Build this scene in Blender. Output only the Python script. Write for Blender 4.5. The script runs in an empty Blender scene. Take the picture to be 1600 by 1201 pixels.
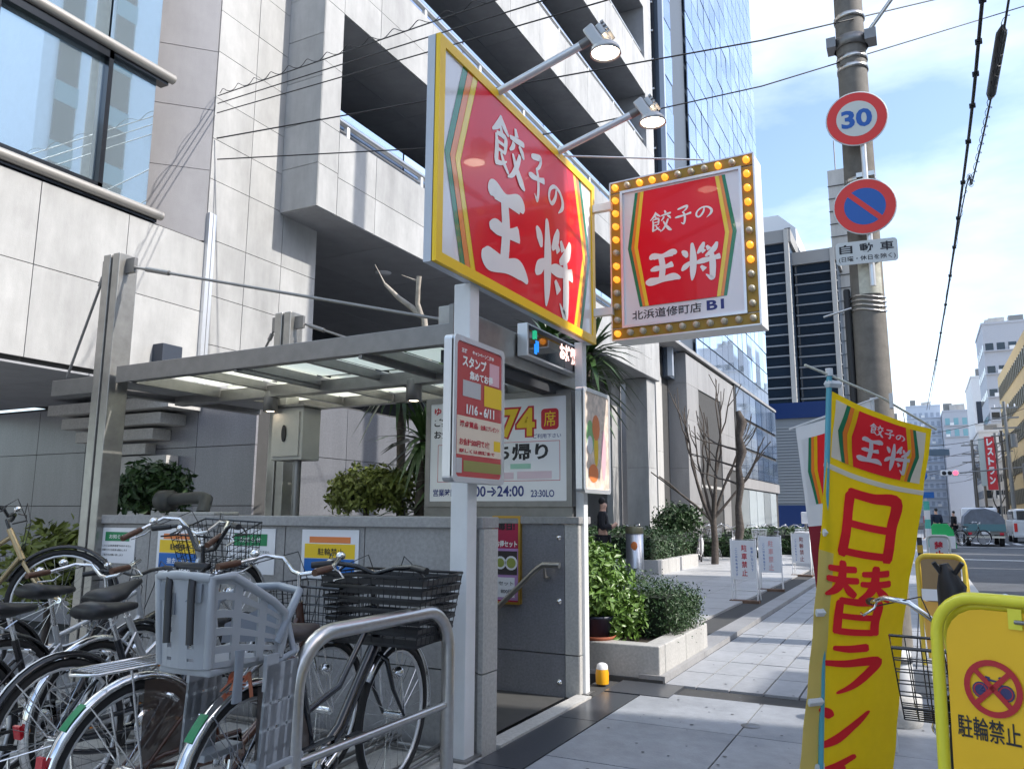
import bpy, math, random
from mathutils import Vector as V, Matrix as Mx
C = bpy.context.scene
R = random.Random(7)
PI = math.pi

# ------------------------------------------------------------------ camera
cam_d = bpy.data.cameras.new('camera'); cam = bpy.data.objects.new('camera', cam_d)
C.collection.objects.link(cam); C.camera = cam
cam_d.sensor_width = 36; cam_d.lens = 36 * 1236 / 1600; cam_d.clip_start = .05; cam_d.clip_end = 3000
yaw, pit, rol = math.radians(27.13), math.radians(9.33), math.radians(.25)
fw = V((-math.sin(yaw) * math.cos(pit), math.cos(yaw) * math.cos(pit), math.sin(pit)))
rt = V((math.cos(yaw), math.sin(yaw), 0)); up = rt.cross(fw)
r2 = rt * math.cos(rol) + up * math.sin(rol); u2 = -rt * math.sin(rol) + up * math.cos(rol)
cam.matrix_world = Mx(((r2.x, u2.x, -fw.x, 0), (r2.y, u2.y, -fw.y, 0), (r2.z, u2.z, -fw.z, 1.3), (0, 0, 0, 1)))

# ------------------------------------------------------------------ sky, sun, exposure
SUN = V((.77, .13, .66)).normalized()
w = bpy.data.worlds.new('World'); C.world = w; w.use_nodes = True
nt = w.node_tree; N = nt.nodes; L = nt.links; N.clear()
out = N.new('ShaderNodeOutputWorld'); bg = N.new('ShaderNodeBackground'); bg.inputs[1].default_value = .13
sky = N.new('ShaderNodeTexSky'); sky.sky_type = 'NISHITA'; sky.sun_disc = False
sky.sun_elevation = math.asin(SUN.z); sky.sun_rotation = math.atan2(SUN.x, SUN.y)
sky.air_density = 1.0; sky.dust_density = 1.6; sky.ozone_density = 1.5
tc = N.new('ShaderNodeTexCoord'); mp = N.new('ShaderNodeMapping'); mp.inputs['Scale'].default_value = (1.2, 1.2, 3.6)
ns = N.new('ShaderNodeTexNoise'); ns.inputs['Scale'].default_value = 1.5; ns.inputs['Detail'].default_value = 7; ns.inputs['Roughness'].default_value = .55
rp = N.new('ShaderNodeValToRGB'); rp.color_ramp.elements[0].position = .44; rp.color_ramp.elements[1].position = .74
rp.color_ramp.elements[1].color = (.8, .8, .8, 1)
mx = N.new('ShaderNodeMix'); mx.data_type = 'RGBA'; mx.inputs['B'].default_value = (5.2, 5.7, 6.3, 1)
L.new(tc.outputs['Generated'], mp.inputs[0]); L.new(mp.outputs[0], ns.inputs[0]); L.new(ns.outputs[0], rp.inputs[0])
L.new(rp.outputs[0], mx.inputs['Factor']); L.new(sky.outputs[0], mx.inputs['A']); L.new(mx.outputs['Result'], bg.inputs[0]); L.new(bg.outputs[0], out.inputs[0])
sl = bpy.data.lights.new('sun', 'SUN'); sl.energy = 2.2; sl.angle = math.radians(.6); sl.color = (1, .95, .88)
so = bpy.data.objects.new('sun', sl); C.collection.objects.link(so); so.rotation_mode = 'QUATERNION'
so.rotation_quaternion = SUN.to_track_quat('Z', 'Y'); so.location = (0, 0, 30)
C.view_settings.view_transform = 'Standard'; C.view_settings.look = 'None'; C.view_settings.gamma = 1
C.view_settings.exposure = 1.36
try: C.view_settings.use_curve_mapping = False
except Exception: pass

# ------------------------------------------------------------------ materials
MT = {}
def mat(n, col, rough=.6, metal=0, var=.12, sc=6, bump=0, bsc=60, spec=.5, coat=0, emit=0, tr=0, ecol=None, rnd=.0, stain=0, alpha=1, ior=1.5, sub=0):
    if n in MT: return MT[n]
    m = bpy.data.materials.new(n); m.use_nodes = True; t = m.node_tree; b = t.nodes['Principled BSDF']
    ins = b.inputs
    ins['Roughness'].default_value = rough; ins['Metallic'].default_value = metal
    ins['Specular IOR Level'].default_value = spec; ins['Coat Weight'].default_value = coat; ins['Coat Roughness'].default_value = .04
    ins['IOR'].default_value = ior; ins['Transmission Weight'].default_value = tr; ins['Alpha'].default_value = alpha
    c4 = (*col, 1)
    ins['Base Color'].default_value = c4
    if emit:
        ins['Emission Color'].default_value = (*(ecol or col), 1); ins['Emission Strength'].default_value = emit
    tco = t.nodes.new('ShaderNodeTexCoord')
    src = None
    if var:
        n1 = t.nodes.new('ShaderNodeTexNoise'); n1.inputs['Scale'].default_value = sc; n1.inputs['Detail'].default_value = 6; n1.inputs['Roughness'].default_value = .65
        mr = t.nodes.new('ShaderNodeMapRange'); mr.inputs['From Min'].default_value = .3; mr.inputs['From Max'].default_value = .7
        mr.inputs['To Min'].default_value = 1 - var; mr.inputs['To Max'].default_value = 1 + var
        t.links.new(tco.outputs['Object'], n1.inputs[0]); t.links.new(n1.outputs[0], mr.inputs[0]); src = mr.outputs[0]
        if stain:
            n2 = t.nodes.new('ShaderNodeTexNoise'); n2.inputs['Scale'].default_value = 1.1; n2.inputs['Detail'].default_value = 8; n2.inputs['Roughness'].default_value = .7
            g = t.nodes.new('ShaderNodeNewGeometry'); m2 = t.nodes.new('ShaderNodeMapping'); m2.inputs['Scale'].default_value = (1.3, 1.3, .3)
            t.links.new(g.outputs['Position'], m2.inputs[0]); t.links.new(m2.outputs[0], n2.inputs[0])
            r_ = t.nodes.new('ShaderNodeMapRange'); r_.inputs['From Min'].default_value = .35; r_.inputs['From Max'].default_value = .65
            r_.inputs['To Min'].default_value = 1 - stain; r_.inputs['To Max'].default_value = 1 + stain * .4
            t.links.new(n2.outputs[0], r_.inputs[0]); mm = t.nodes.new('ShaderNodeMath'); mm.operation = 'MULTIPLY'
            t.links.new(src, mm.inputs[0]); t.links.new(r_.outputs[0], mm.inputs[1]); src = mm.outputs[0]
    if rnd:
        oi = t.nodes.new('ShaderNodeObjectInfo'); mr2 = t.nodes.new('ShaderNodeMapRange')
        mr2.inputs['To Min'].default_value = 1 - rnd; mr2.inputs['To Max'].default_value = 1 + rnd
        t.links.new(oi.outputs['Random'], mr2.inputs[0])
        if src:
            mm = t.nodes.new('ShaderNodeMath'); mm.operation = 'MULTIPLY'; t.links.new(src, mm.inputs[0]); t.links.new(mr2.outputs[0], mm.inputs[1]); src = mm.outputs[0]
        else: src = mr2.outputs[0]
    if src:
        vm = t.nodes.new('ShaderNodeVectorMath'); vm.operation = 'SCALE'; vm.inputs[0].default_value = col
        t.links.new(src, vm.inputs['Scale']); t.links.new(vm.outputs[0], ins['Base Color'])
    if bump:
        n3 = t.nodes.new('ShaderNodeTexNoise'); n3.inputs['Scale'].default_value = bsc; n3.inputs['Detail'].default_value = 4
        bp = t.nodes.new('ShaderNodeBump'); bp.inputs['Strength'].default_value = bump; bp.inputs['Distance'].default_value = .01
        t.links.new(tco.outputs['Object'], n3.inputs[0]); t.links.new(n3.outputs[0], bp.inputs['Height']); t.links.new(bp.outputs[0], ins['Normal'])
    MT[n] = m; return m
def pl(n, col, **k): k.setdefault('var', 0); return mat(n, col, **k)

stone_w = mat('pale_stone', (.40, .40, .395), .55, sc=3, var=.08, bump=.15, bsc=90, rnd=.06, stain=.26)
stone_g = mat('grey_granite', (.31, .305, .305), .45, sc=40, var=.16, bump=.1, bsc=120, rnd=.05, stain=.18)
stone_b = mat('polished_granite', (.23, .23, .25), .28, sc=60, var=.2, rnd=.05, stain=.2)
stone_l = mat('light_granite', (.47, .46, .44), .6, sc=50, var=.18, bump=.1, rnd=.05, stain=.15)
stone_d = mat('dark_granite', (.055, .06, .07), .3, sc=60, var=.25, rnd=.06)
soffit = mat('soffit_panel', (.30, .305, .32), .6, sc=3, rnd=.06)
backing = mat('joint_backing', (.06, .06, .06), .9)
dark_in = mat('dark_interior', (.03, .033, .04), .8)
slab_m = mat('paving_granite', (.30, .315, .34), .5, sc=10, var=.12, bump=.2, bsc=70, rnd=.07, stain=.22)
tile_m = mat('paving_tile', (.33, .34, .36), .55, sc=14, var=.10, bump=.15, bsc=70, rnd=.08, stain=.15)
plaza_m = mat('plaza_tile', (.46, .46, .46), .45, sc=9, var=.08, bump=.1, bsc=70, rnd=.06, stain=.15)
asphalt = mat('asphalt', (.085, .09, .1), .8, sc=30, var=.3, bump=.5, bsc=200, stain=.25)
ground_m = mat('ground_concrete', (.3, .3, .3), .9)
white_p = pl('white_paint', (.8, .8, .8), rough=.4)
road_w = mat('road_paint', (.6, .6, .6), .7, var=.25, sc=12)
steel = mat('brushed_steel', (.62, .60, .57), .28, 1, sc=30, var=.08)
chrome = pl('chrome', (.82, .82, .82), rough=.12, metal=1)
steel_d = mat('grey_steel', (.24, .235, .23), .38, .7, sc=10, var=.1)
bronze_m = mat('weathered_steel', (.36, .35, .33), .35, .8, sc=8, var=.15)
alu = pl('aluminium', (.74, .75, .77), rough=.3, metal=.6)
blackp = pl('black_plastic', (.018, .018, .02), rough=.45)
blackg = pl('black_paint', (.012, .013, .016), rough=.2, coat=.4)
rubber = mat('rubber', (.02, .02, .021), .8, sc=20)
glass_t = pl('tower_glass', (.58, .69, .84), rough=.04, metal=.85, rnd=.22)
glass_b = pl('tower_glass_dark', (.07, .13, .24), rough=.05, metal=.6, rnd=.2)
glass_w = pl('window_glass', (.62, .76, .84), rough=.02, metal=.8, rnd=.04)
glass_d = pl('dark_glass', (.015, .022, .03), rough=.05, spec=1.0, coat=.5)
glass_s = pl('smoke_glass', (.01, .02, .035), rough=.05, spec=.8, rnd=.3)
canopy_g = mat('frosted_canopy_glass', (.95, .96, .86), .4, var=.05, tr=.7)
sign_w = pl('sign_white', (.78, .79, .82), rough=.15, coat=.3)
sign_y = pl('sign_yellow', (.95, .60, .012), rough=.35)
sign_o = pl('sign_orange', (.83, .24, .03), rough=.2, coat=.5)
sign_ly = pl('sign_light_yellow', (.88, .66, .03), rough=.2, coat=.5)
sign_gn = pl('sign_green', (.01, .22, .09), rough=.2, coat=.5)
sign_r = pl('sign_red', (.80, .004, .018), rough=.3, spec=.3, coat=.28)
letter_w = pl('letter_white', (.86, .86, .84), rough=.3)
ink = pl('ink_black', (.015, .015, .02), rough=.5)
ink_b = pl('ink_navy', (.02, .035, .2), rough=.5)
ink_r = pl('ink_red', (.5, .01, .03), rough=.5)
ink_g = pl('ink_green', (.01, .22, .08), rough=.5)
ink_p = pl('ink_pink', (.72, .42, .47), rough=.5)
ink_y = pl('ink_yellow', (.82, .55, .02), rough=.5)
ink_bl = pl('ink_blue', (.01, .13, .45), rough=.5)
ink_o = pl('ink_orange', (.75, .22, .06), rough=.5)
olive = pl('bulb_board', (.36, .22, .02), rough=.45)
bulb_on = pl('bulb_lit', (.9, .4, .05), rough=.2, emit=.6, ecol=(1, .33, .03))
bulb_off = pl('bulb_unlit', (.55, .5, .38), rough=.15, coat=.5)
lamp_on = pl('lamp_glow', (1, .9, .75), emit=5, ecol=(1, .85, .65))
leaf_m = mat('leaf_dark', (.03, .07, .018), .5, var=.35, sc=9, sub=0)
leaf_b = mat('leaf_bright', (.11, .20, .035), .4, var=.35, sc=9)
leaf_y = mat('leaf_yellowish', (.16, .19, .04), .5, var=.3, sc=9)
leaf_p = mat('leaf_palm', (.035, .075, .02), .4, var=.4, sc=6)
bark = mat('bark', (.085, .07, .06), .9, var=.4, sc=20, bump=.5, bsc=40)
bark_l = mat('bark_pale', (.38, .34, .29), .8, var=.3, sc=20)
soil = mat('soil', (.05, .04, .03), .95, var=.4)
conc = mat('pole_concrete', (.19, .175, .155), .75, var=.2, sc=9, bump=.2, bsc=80, stain=.25)
cable_m = pl('cable_black', (.01, .01, .012), rough=.5)

# ------------------------------------------------------------------ helpers
OFF = {}
def tag(o, label=None, cat=None, group=None, kind=None):
    if label: o['label'] = label
    if cat: o['category'] = cat
    if group: o['group'] = group
    if kind: o['kind'] = kind
    return o
def thing(name, label, cat, loc=(0, 0, 0), group=None, rz=0):
    o = bpy.data.objects.new(name, None); C.collection.objects.link(o); o.location = loc; o.rotation_euler = (0, 0, rz)
    o.empty_display_size = .1
    OFF[o] = V(loc) if not rz else V(loc)
    return tag(o, label, cat, group)
def fr(o, r, u):
    r = V(r).normalized(); u = V(u).normalized(); n = r.cross(u)
    return Mx(((r.x, u.x, n.x, o[0]), (r.y, u.y, n.y, o[1]), (r.z, u.z, n.z, o[2]), (0, 0, 0, 1)))
I4 = Mx.Identity(4)
class MB:
    def __init__(s, M=None): s.v = []; s.f = []; s.M = M or I4; s.sm = []
    def add(s, vs, fs, smooth=False):
        k = len(s.v); M = s.M
        s.v += [M @ V(p) for p in vs]; s.f += [[i + k for i in f] for f in fs]; s.sm += [smooth] * len(fs); return s
    def box(s, a, b):
        x0, y0, z0 = [min(p, q) for p, q in zip(a, b)]; x1, y1, z1 = [max(p, q) for p, q in zip(a, b)]
        return s.add([(x0, y0, z0), (x1, y0, z0), (x1, y1, z0), (x0, y1, z0), (x0, y0, z1), (x1, y0, z1), (x1, y1, z1), (x0, y1, z1)],
                     [(0, 3, 2, 1), (4, 5, 6, 7), (0, 1, 5, 4), (1, 2, 6, 5), (2, 3, 7, 6), (3, 0, 4, 7)])
    def quad(s, a, b, c, d): return s.add([a, b, c, d], [(0, 1, 2, 3)])
    def poly(s, pts, t=0):
        n = len(pts)
        if not t: return s.add([(x, y, 0) for x, y in pts], [list(range(n))])
        vs = [(x, y, 0) for x, y in pts] + [(x, y, t) for x, y in pts]
        return s.add(vs, [list(range(n))[::-1], list(range(n, 2 * n))] + [(i, (i + 1) % n, n + (i + 1) % n, n + i) for i in range(n)])
    def tube(s, pts, r, n=8, cap=True, closed=False, flat=None):
        pts = [V(p) for p in pts]; m = len(pts); rr = r if isinstance(r, (list, tuple)) else [r] * m
        vs = []; prev = None
        for i, p in enumerate(pts):
            if closed: t = pts[(i + 1) % m] - pts[i - 1]
            else: t = (pts[min(i + 1, m - 1)] - pts[max(i - 1, 0)])
            t = t.normalized() if t.length > 1e-9 else V((0, 0, 1))
            if prev is None:
                a = V((0, 0, 1)) if abs(t.z) < .9 else V((0, 1, 0))
                x = t.cross(a).normalized()
            else:
                x = prev - t * prev.dot(t); x = x.normalized() if x.length > 1e-6 else t.cross(V((0, .3, 1))).normalized()
            prev = x; y = t.cross(x)
            for k in range(n):
                a = 2 * PI * k / n
                vs.append(p + x * math.cos(a) * rr[i] + y * math.sin(a) * rr[i] * (flat or 1))
        fs = []
        for i in range(m if closed else m - 1):
            j = (i + 1) % m
            for k in range(n): fs.append((i * n + k, i * n + (k + 1) % n, j * n + (k + 1) % n, j * n + k))
        s.add(vs, fs, n > 5)
        if cap and not closed: s.add(vs[:n], [list(range(n))[::-1]]); s.add(vs[-n:], [list(range(n))])
        return s
    def cyl(s, a, b, r, r1=None, n=16): return s.tube([a, b], [r, r if r1 is None else r1], n)
    def lathe(s, prof, c=(0, 0, 0), n=20, ax='z'):
        vs = []
        for r, h in prof:
            for k in range(n):
                a = 2 * PI * k / n; x, y = r * math.cos(a), r * math.sin(a)
                p = {'z': (x, y, h), 'x': (h, x, y), 'y': (y, h, x)}[ax]
                vs.append((c[0] + p[0], c[1] + p[1], c[2] + p[2]))
        fs = [(i * n + k, i * n + (k + 1) % n, (i + 1) * n + (k + 1) % n, (i + 1) * n + k) for i in range(len(prof) - 1) for k in range(n)]
        return s.add(vs, fs, True)
    def ell(s, c, r, n=10, m=7, jit=0, rr=None):
        rr = rr or R; vs = []; fs = []
        for i in range(m + 1):
            t = PI * i / m
            for k in range(n):
                a = 2 * PI * k / n; q = 1 + rr.uniform(-jit, jit)
                vs.append((c[0] + r[0] * math.sin(t) * math.cos(a) * q, c[1] + r[1] * math.sin(t) * math.sin(a) * q, c[2] + r[2] * math.cos(t) * q))
        for i in range(m):
            for k in range(n): fs.append((i * n + k, (i + 1) * n + k, (i + 1) * n + (k + 1) % n, i * n + (k + 1) % n))
        return s.add(vs, fs, True)
    def bar(s, a, b, wx, wz, upv=(0, 0, 1)):
        a = V(a); b = V(b); t = (b - a).normalized(); x = t.cross(V(upv)).normalized() * wx / 2; z = x.cross(t).normalized() * wz / 2
        vs = [a - x - z, a + x - z, a + x + z, a - x + z, b - x - z, b + x - z, b + x + z, b - x + z]
        return s.add(vs, [(0, 3, 2, 1), (4, 5, 6, 7), (0, 1, 5, 4), (1, 2, 6, 5), (2, 3, 7, 6), (3, 0, 4, 7)])
    def mesh(s, name, m, o=V((0, 0, 0))):
        me = bpy.data.meshes.new(name); me.from_pydata([p - o for p in s.v], [], s.f); me.materials.append(m)
        me.polygons.foreach_set('use_smooth', s.sm); me.update(); return me
    def build(s, name, m, parent=None, bev=0, label=None, kind=None, loc=None):
        o0 = OFF.get(parent, V((0, 0, 0))) if loc is None else V(loc)
        me = s.mesh(name, m, o0); o = bpy.data.objects.new(name, me); C.collection.objects.link(o)
        if parent: o.parent = parent; OFF[o] = OFF.get(parent, V((0, 0, 0)))
        elif loc is not None: o.location = loc; OFF[o] = V(loc)
        if bev:
            b = o.modifiers.new('bevel', 'BEVEL'); b.width = bev; b.segments = 2; b.limit_method = 'ANGLE'; b.harden_normals = False
        return tag(o, label, kind=kind)
def inst(me, name, loc, parent, rot=None, label=None):
    o = bpy.data.objects.new(name, me); C.collection.objects.link(o); o.parent = parent
    o.location = V(loc) - OFF.get(parent, V((0, 0, 0)))
    if rot: o.rotation_euler = rot
    return tag(o, label)
def copy_tree(o, parent=None):
    c = o.copy(); C.collection.objects.link(c); c.parent = parent; c.matrix_parent_inverse = Mx.Identity(4)
    OFF[c] = OFF.get(o, V((0, 0, 0)))
    for ch in o.children: copy_tree(ch, c)
    return c

_pc = {}
def panels(parent, m, F, us, vs, t=.03, gap=.008, name='stone_panel', skip=None, jit=.002):
    """panels in the plane of frame F (x=u, y=v, z=outwards); each an object of its own, meshes shared"""
    n = 0
    for i in range(len(us) - 1):
        for j in range(len(vs) - 1):
            if skip and skip((us[i] + us[i + 1]) / 2, (vs[j] + vs[j + 1]) / 2): continue
            a = us[i + 1] - us[i] - gap; b = vs[j + 1] - vs[j] - gap
            key = (round(a, 3), round(b, 3), t, m.name, name)
            if key not in _pc: _pc[key] = MB().box((0, 0, -t), (a, b, 0)).mesh(name, m)
            o = bpy.data.objects.new(name, _pc[key]); C.collection.objects.link(o); o.parent = parent
            M = F @ Mx.Translation((us[i] + gap / 2, vs[j] + gap / 2, R.uniform(0, jit)))
            o.matrix_local = Mx.Translation(-OFF.get(parent, V((0, 0, 0)))) @ M
            n += 1
    return n
def rng(a, b, st):
    k = max(1, round((b - a) / st)); return [a + (b - a) * i / k for i in range(k + 1)]

# lettering: text through Blender's own font, turned into mesh
_tm = {}
def text_poly(s, bold=0):
    if (s, bold) in _tm: return _tm[(s, bold)]
    c = bpy.data.curves.new('t', 'FONT'); c.body = s; c.offset = bold; c.resolution_u = 3
    o = bpy.data.objects.new('t', c); C.collection.objects.link(o); bpy.context.view_layer.update()
    me = bpy.data.meshes.new_from_object(o.evaluated_get(bpy.context.evaluated_depsgraph_get()))
    vs = [v.co.copy() for v in me.vertices]; fs = [list(p.vertices) for p in me.polygons]
    bpy.data.objects.remove(o); bpy.data.meshes.remove(me)
    xs = [v.x for v in vs]; ys = [v.y for v in vs]; x0, x1, y0, y1 = min(xs), max(xs), min(ys), max(ys)
    vs = [((v.x - x0) / (x1 - x0), (v.y - y0) / (y1 - y0), 0) for v in vs]
    _tm[(s, bold)] = (vs, fs); return _tm[(s, bold)]
def put_text(mb, s, x, y, wd, h, bold=.02, z=.003):
    vs, fs = text_poly(s, bold)
    mb.add([(x + a * wd, y + b * h, z) for a, b, _ in vs], fs)
def lettering(parent, F, items, m, name='lettering', bold=.008, z=.003):
    mb = MB(F)
    for it in items: put_text(mb, *it[:5], bold=bold, z=z)
    return mb.build(name, m, parent)

# brush strokes
def cr(P, n=7):
    if len(P) == 2: P = [P[0], tuple((a + b) / 2 for a, b in zip(P[0], P[1])), P[1]]
    o = []; Q = [P[0]] + list(P) + [P[-1]]
    for i in range(1, len(Q) - 2):
        for k in range(n):
            t = k / n; p0, p1, p2, p3 = Q[i - 1:i + 3]
            o.append(tuple(.5 * (2 * b + (c - a) * t + (2 * a - 5 * b + 4 * c - d) * t * t + (-a + 3 * b - 3 * c + d) * t ** 3) for a, b, c, d in zip(p0, p1, p2, p3)))
    o.append(tuple(P[-1])); return o
def stroke(mb, P, f, z):
    S = cr(P); n = len(S); lv = []; rv = []
    for i in range(n):
        a = S[max(i - 1, 0)]; b = S[min(i + 1, n - 1)]
        dx, dy = b[0] - a[0], b[1] - a[1]; l = math.hypot(dx, dy) or 1; w_ = max(S[i][2], .012) / 2
        if i in (0, n - 1): w_ *= .55
        nx, ny = -dy / l * w_, dx / l * w_
        lv.append((S[i][0] + nx, S[i][1] + ny)); rv.append((S[i][0] - nx, S[i][1] - ny))
    vs = [(*f(*p), z) for p in lv] + [(*f(*p), z) for p in rv]
    mb.add(vs, [(n + i, n + i + 1, i + 1, i) for i in range(n - 1)])
G = {
 '王': [[(.14, .80, .05), (.24, .88, .16), (.50, .86, .10), (.80, .92, .17), (.90, .86, .05)], [(.46, .86, .12), (.50, .5, .13), (.46, .12, .13)],
       [(.15, .44, .05), (.3, .48, .13), (.55, .49, .09), (.80, .56, .15)], [(.0, .10, .06), (.14, .08, .19), (.5, .11, .13), (.8, .15, .17), (1.0, .06, .05)]],
 '将': [[(.02, .82, .04), (.10, .74, .12), (.15, .62, .05)], [(.0, .28, .04), (.10, .38, .12), (.26, .50, .05)], [(.29, 1.0, .06), (.31, .6, .14), (.29, .2, .12), (.26, -.02, .03)],
       [(.60, .97, .05), (.53, .82, .11), (.42, .68, .04)], [(.52, .80, .06), (.60, .70, .10)], [(.66, .86, .05), (.73, .75, .10)], [(.93, .92, .05), (.84, .74, .12), (.62, .58, .05)],
       [(.38, .44, .06), (.55, .47, .12), (.8, .50, .09), (1.0, .53, .13)], [(.78, .66, .08), (.80, .4, .13), (.79, .1, .12), (.76, -.02, .10), (.62, .10, .02)], [(.50, .34, .05), (.60, .22, .12)]],
 '餃': [[(.27, 1.0, .05), (.2, .82, .11), (.0, .62, .03)], [(.25, .95, .08), (.36, .84, .10), (.50, .74, .04)], [(.25, .80, .05), (.28, .70, .08)],
       [(.12, .62, .05), (.14, .4, .09), (.12, .12, .09)], [(.13, .63, .06), (.38, .66, .09), (.40, .5, .08), (.37, .36, .05)], [(.14, .49, .05), (.37, .51, .05)], [(.14, .36, .05), (.38, .38, .05)],
       [(.08, .10, .09), (.28, .16, .06), (.44, .26, .02)], [(.26, .34, .05), (.36, .18, .08), (.50, .06, .05)],
       [(.70, 1.0, .06), (.75, .86, .11)], [(.52, .76, .05), (.7, .79, .09), (1.0, .84, .09)], [(.66, .72, .08), (.62, .62, .08), (.52, .52, .03)], [(.82, .74, .06), (.92, .66, .10), (.98, .56, .05)],
       [(.86, .58, .08), (.76, .34, .10), (.62, .12, .08), (.46, .0, .02)], [(.62, .50, .05), (.74, .28, .11), (.9, .08, .14), (1.02, .0, .04)]],
 '子': [[(.16, .84, .05), (.3, .87, .11), (.74, .95, .12), (.70, .80, .10), (.50, .66, .05)], [(.46, .68, .08), (.58, .52, .12), (.60, .25, .13), (.52, .03, .10), (.36, .12, .02)],
       [(.0, .42, .05), (.2, .44, .12), (.6, .48, .08), (1.0, .55, .13)]],
 'の': [[(.54, .84, .07), (.50, .55, .12), (.34, .26, .13), (.18, .16, .12), (.06, .34, .11), (.14, .64, .11), (.42, .86, .12), (.76, .82, .13), (.96, .56, .15), (.92, .28, .14), (.66, .0, .03)]],
 '日': [[(.16, .92, .12), (.15, .5, .12), (.10, .0, .13)], [(.12, .92, .10), (.5, .92, .11), (.88, .93, .15), (.87, .5, .13), (.86, .0, .14)], [(.16, .49, .08), (.85, .49, .09)], [(.12, .08, .08), (.86, .09, .09)]],
 '替': [[(.02, .86, .06), (.25, .88, .07), (.46, .91, .07)], [(.0, .72, .06), (.25, .73, .07), (.5, .76, .07)], [(.25, 1.0, .08), (.24, .75, .10), (.16, .6, .09), (.0, .5, .03)], [(.27, .7, .05), (.36, .6, .09), (.46, .54, .06)],
       [(.54, .86, .06), (.75, .88, .07), (.96, .91, .08)], [(.52, .72, .06), (.75, .73, .07), (1.0, .76, .08)], [(.75, 1.0, .08), (.74, .75, .10), (.66, .6, .09), (.5, .5, .03)], [(.77, .7, .05), (.88, .58, .10), (1.0, .50, .06)],
       [(.24, .46, .09), (.23, .2, .10), (.22, .0, .10)], [(.22, .46, .07), (.5, .46, .08), (.80, .47, .11), (.79, .2, .10), (.78, .0, .11)], [(.24, .25, .06), (.78, .25, .07)], [(.22, .04, .07), (.78, .04, .07)]],
 'ラ': [[(.18, .88, .07), (.45, .88, .11), (.80, .92, .13)], [(.05, .58, .08), (.4, .58, .11), (.94, .63, .15), (.86, .42, .13), (.62, .16, .11), (.30, .0, .04)]],
 'ン': [[(.08, .86, .07), (.22, .76, .15), (.30, .66, .09)], [(.12, .06, .09), (.45, .20, .15), (.75, .45, .12), (.96, .74, .05)]],
 'チ': [[(.78, .98, .08), (.5, .86, .12), (.2, .80, .05)], [(.0, .52, .07), (.4, .53, .11), (1.0, .57, .13)], [(.55, .82, .11), (.56, .5, .12), (.46, .2, .10), (.25, .0, .04)]],
}
def glyph(mb, ch, x, y, wd, h, z, k=1.0, shear=0, warp=None):
    for i, s_ in enumerate(G[ch]):
        st = [(a, b, c * k) for a, b, c in s_]
        f = (lambda a, b: (x + a * wd + shear * b * h, y + b * h)) if warp is None else (lambda a, b: warp(x + a * wd, y + b * h))
        stroke(mb, st, f, z + i * .0002)

# ================================================================== SETTING: ground
HX0, HX1, HY0, HY1 = -5.3, -2.32, 4.2, 5.6       # stair well
def with_hole(mb, x0, y0, x1, y1, z):
    mb.quad((x0, y0, z), (x1, y0, z), (x1, HY0, z), (x0, HY0, z)); mb.quad((x0, HY1, z), (x1, HY1, z), (x1, y1, z), (x0, y1, z))
    mb.quad((x0, HY0, z), (HX0, HY0, z), (HX0, HY1, z), (x0, HY1, z)); mb.quad((HX1, HY0, z), (x1, HY0, z), (x1, HY1, z), (HX1, HY1, z)); return mb
g = with_hole(MB(), -900, -900, 900, 1500, -.13).build('ground', ground_m); tag(g, kind='structure')
road = tag(MB().box((.8, -60, -.14), (6.6, 400, -.10)).build('road', asphalt), kind='structure')
mb = MB()
for y0 in (30.5, 43): mb.box((.95, y0, -.12), (6.5, y0 + .35, -.096))
for k in range(9): mb.box((1.15 + k * .6, 47.5, -.12), (1.45 + k * .6, 50.5, -.096))
tag(mb.build('road_markings', road_w), kind='structure')
sw = tag(with_hole(MB(), -2.42, -8, .62, 6.3, -.018).build('sidewalk', backing), kind='structure')
MB().box((-2.42, 6.3, -.1), (.62, 260, -.018)).build('mortar_bed', backing, sw)
def tiles(parent, x0, x1, y0, y1, tx, ty, m, z, lim, name, rest, skip=None, gap=.008):
    me = MB().box((0, 0, -.03), (tx - gap, ty - gap, 0)).mesh(name, m); P = []
    nx = round((x1 - x0) / tx); ny = round((y1 - y0) / ty)
    for j in range(ny):
        for i in range(nx):
            x = x0 + i * tx; y = y0 + j * ty
            if skip and skip(x + tx / 2, y + ty / 2): continue
            P.append((x, y))
    def vis(p):
        d = math.hypot(p[0], p[1]); a = math.degrees(math.atan2(-p[0], p[1]))
        return d + (0 if (-8 < a < 62 and p[1] > .8 and d > 3.4) else 500)
    P.sort(key=vis)
    for p in P[:lim]: inst(me, name, (p[0], p[1], z + R.uniform(-.0015, .0015)), parent)
    mb = MB()
    for p in P[lim:]: mb.box((p[0], p[1], z - .03), (p[0] + tx - gap, p[1] + ty - gap, z + R.uniform(-.001, .001)))
    if mb.v: mb.build(rest, m, parent, kind='stuff')
tiles(sw, -1.93, .62, -5.7, 6.3, .85, .9, slab_m, 0, 60, 'paving_slab', 'paving_slab_field')
tiles(sw, -1.88, .62, 6.32, 90.32, .25, .6, tile_m, 0, 290, 'paving_tile', 'paving_tile_field', gap=.013)
for y0, y1 in ((-5.7, .3), (.3, 2.1), (2.1, 3.9), (3.9, 5.0), (5.0, 5.84)):
    MB().box((-2.21, y0 + .004, -.03), (-1.94, y1 - .004, .001)).build('dark_border_slab', stone_d, sw)
MB().box((-2.21, 5.85, -.03), (-1.72, 6.28, .006)).build('dark_border_slab', stone_d, sw)
MB().box((-2.33, 4.2, -.03), (-2.215, 5.6, .012)).build('threshold_strip', stone_l, sw)
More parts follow.
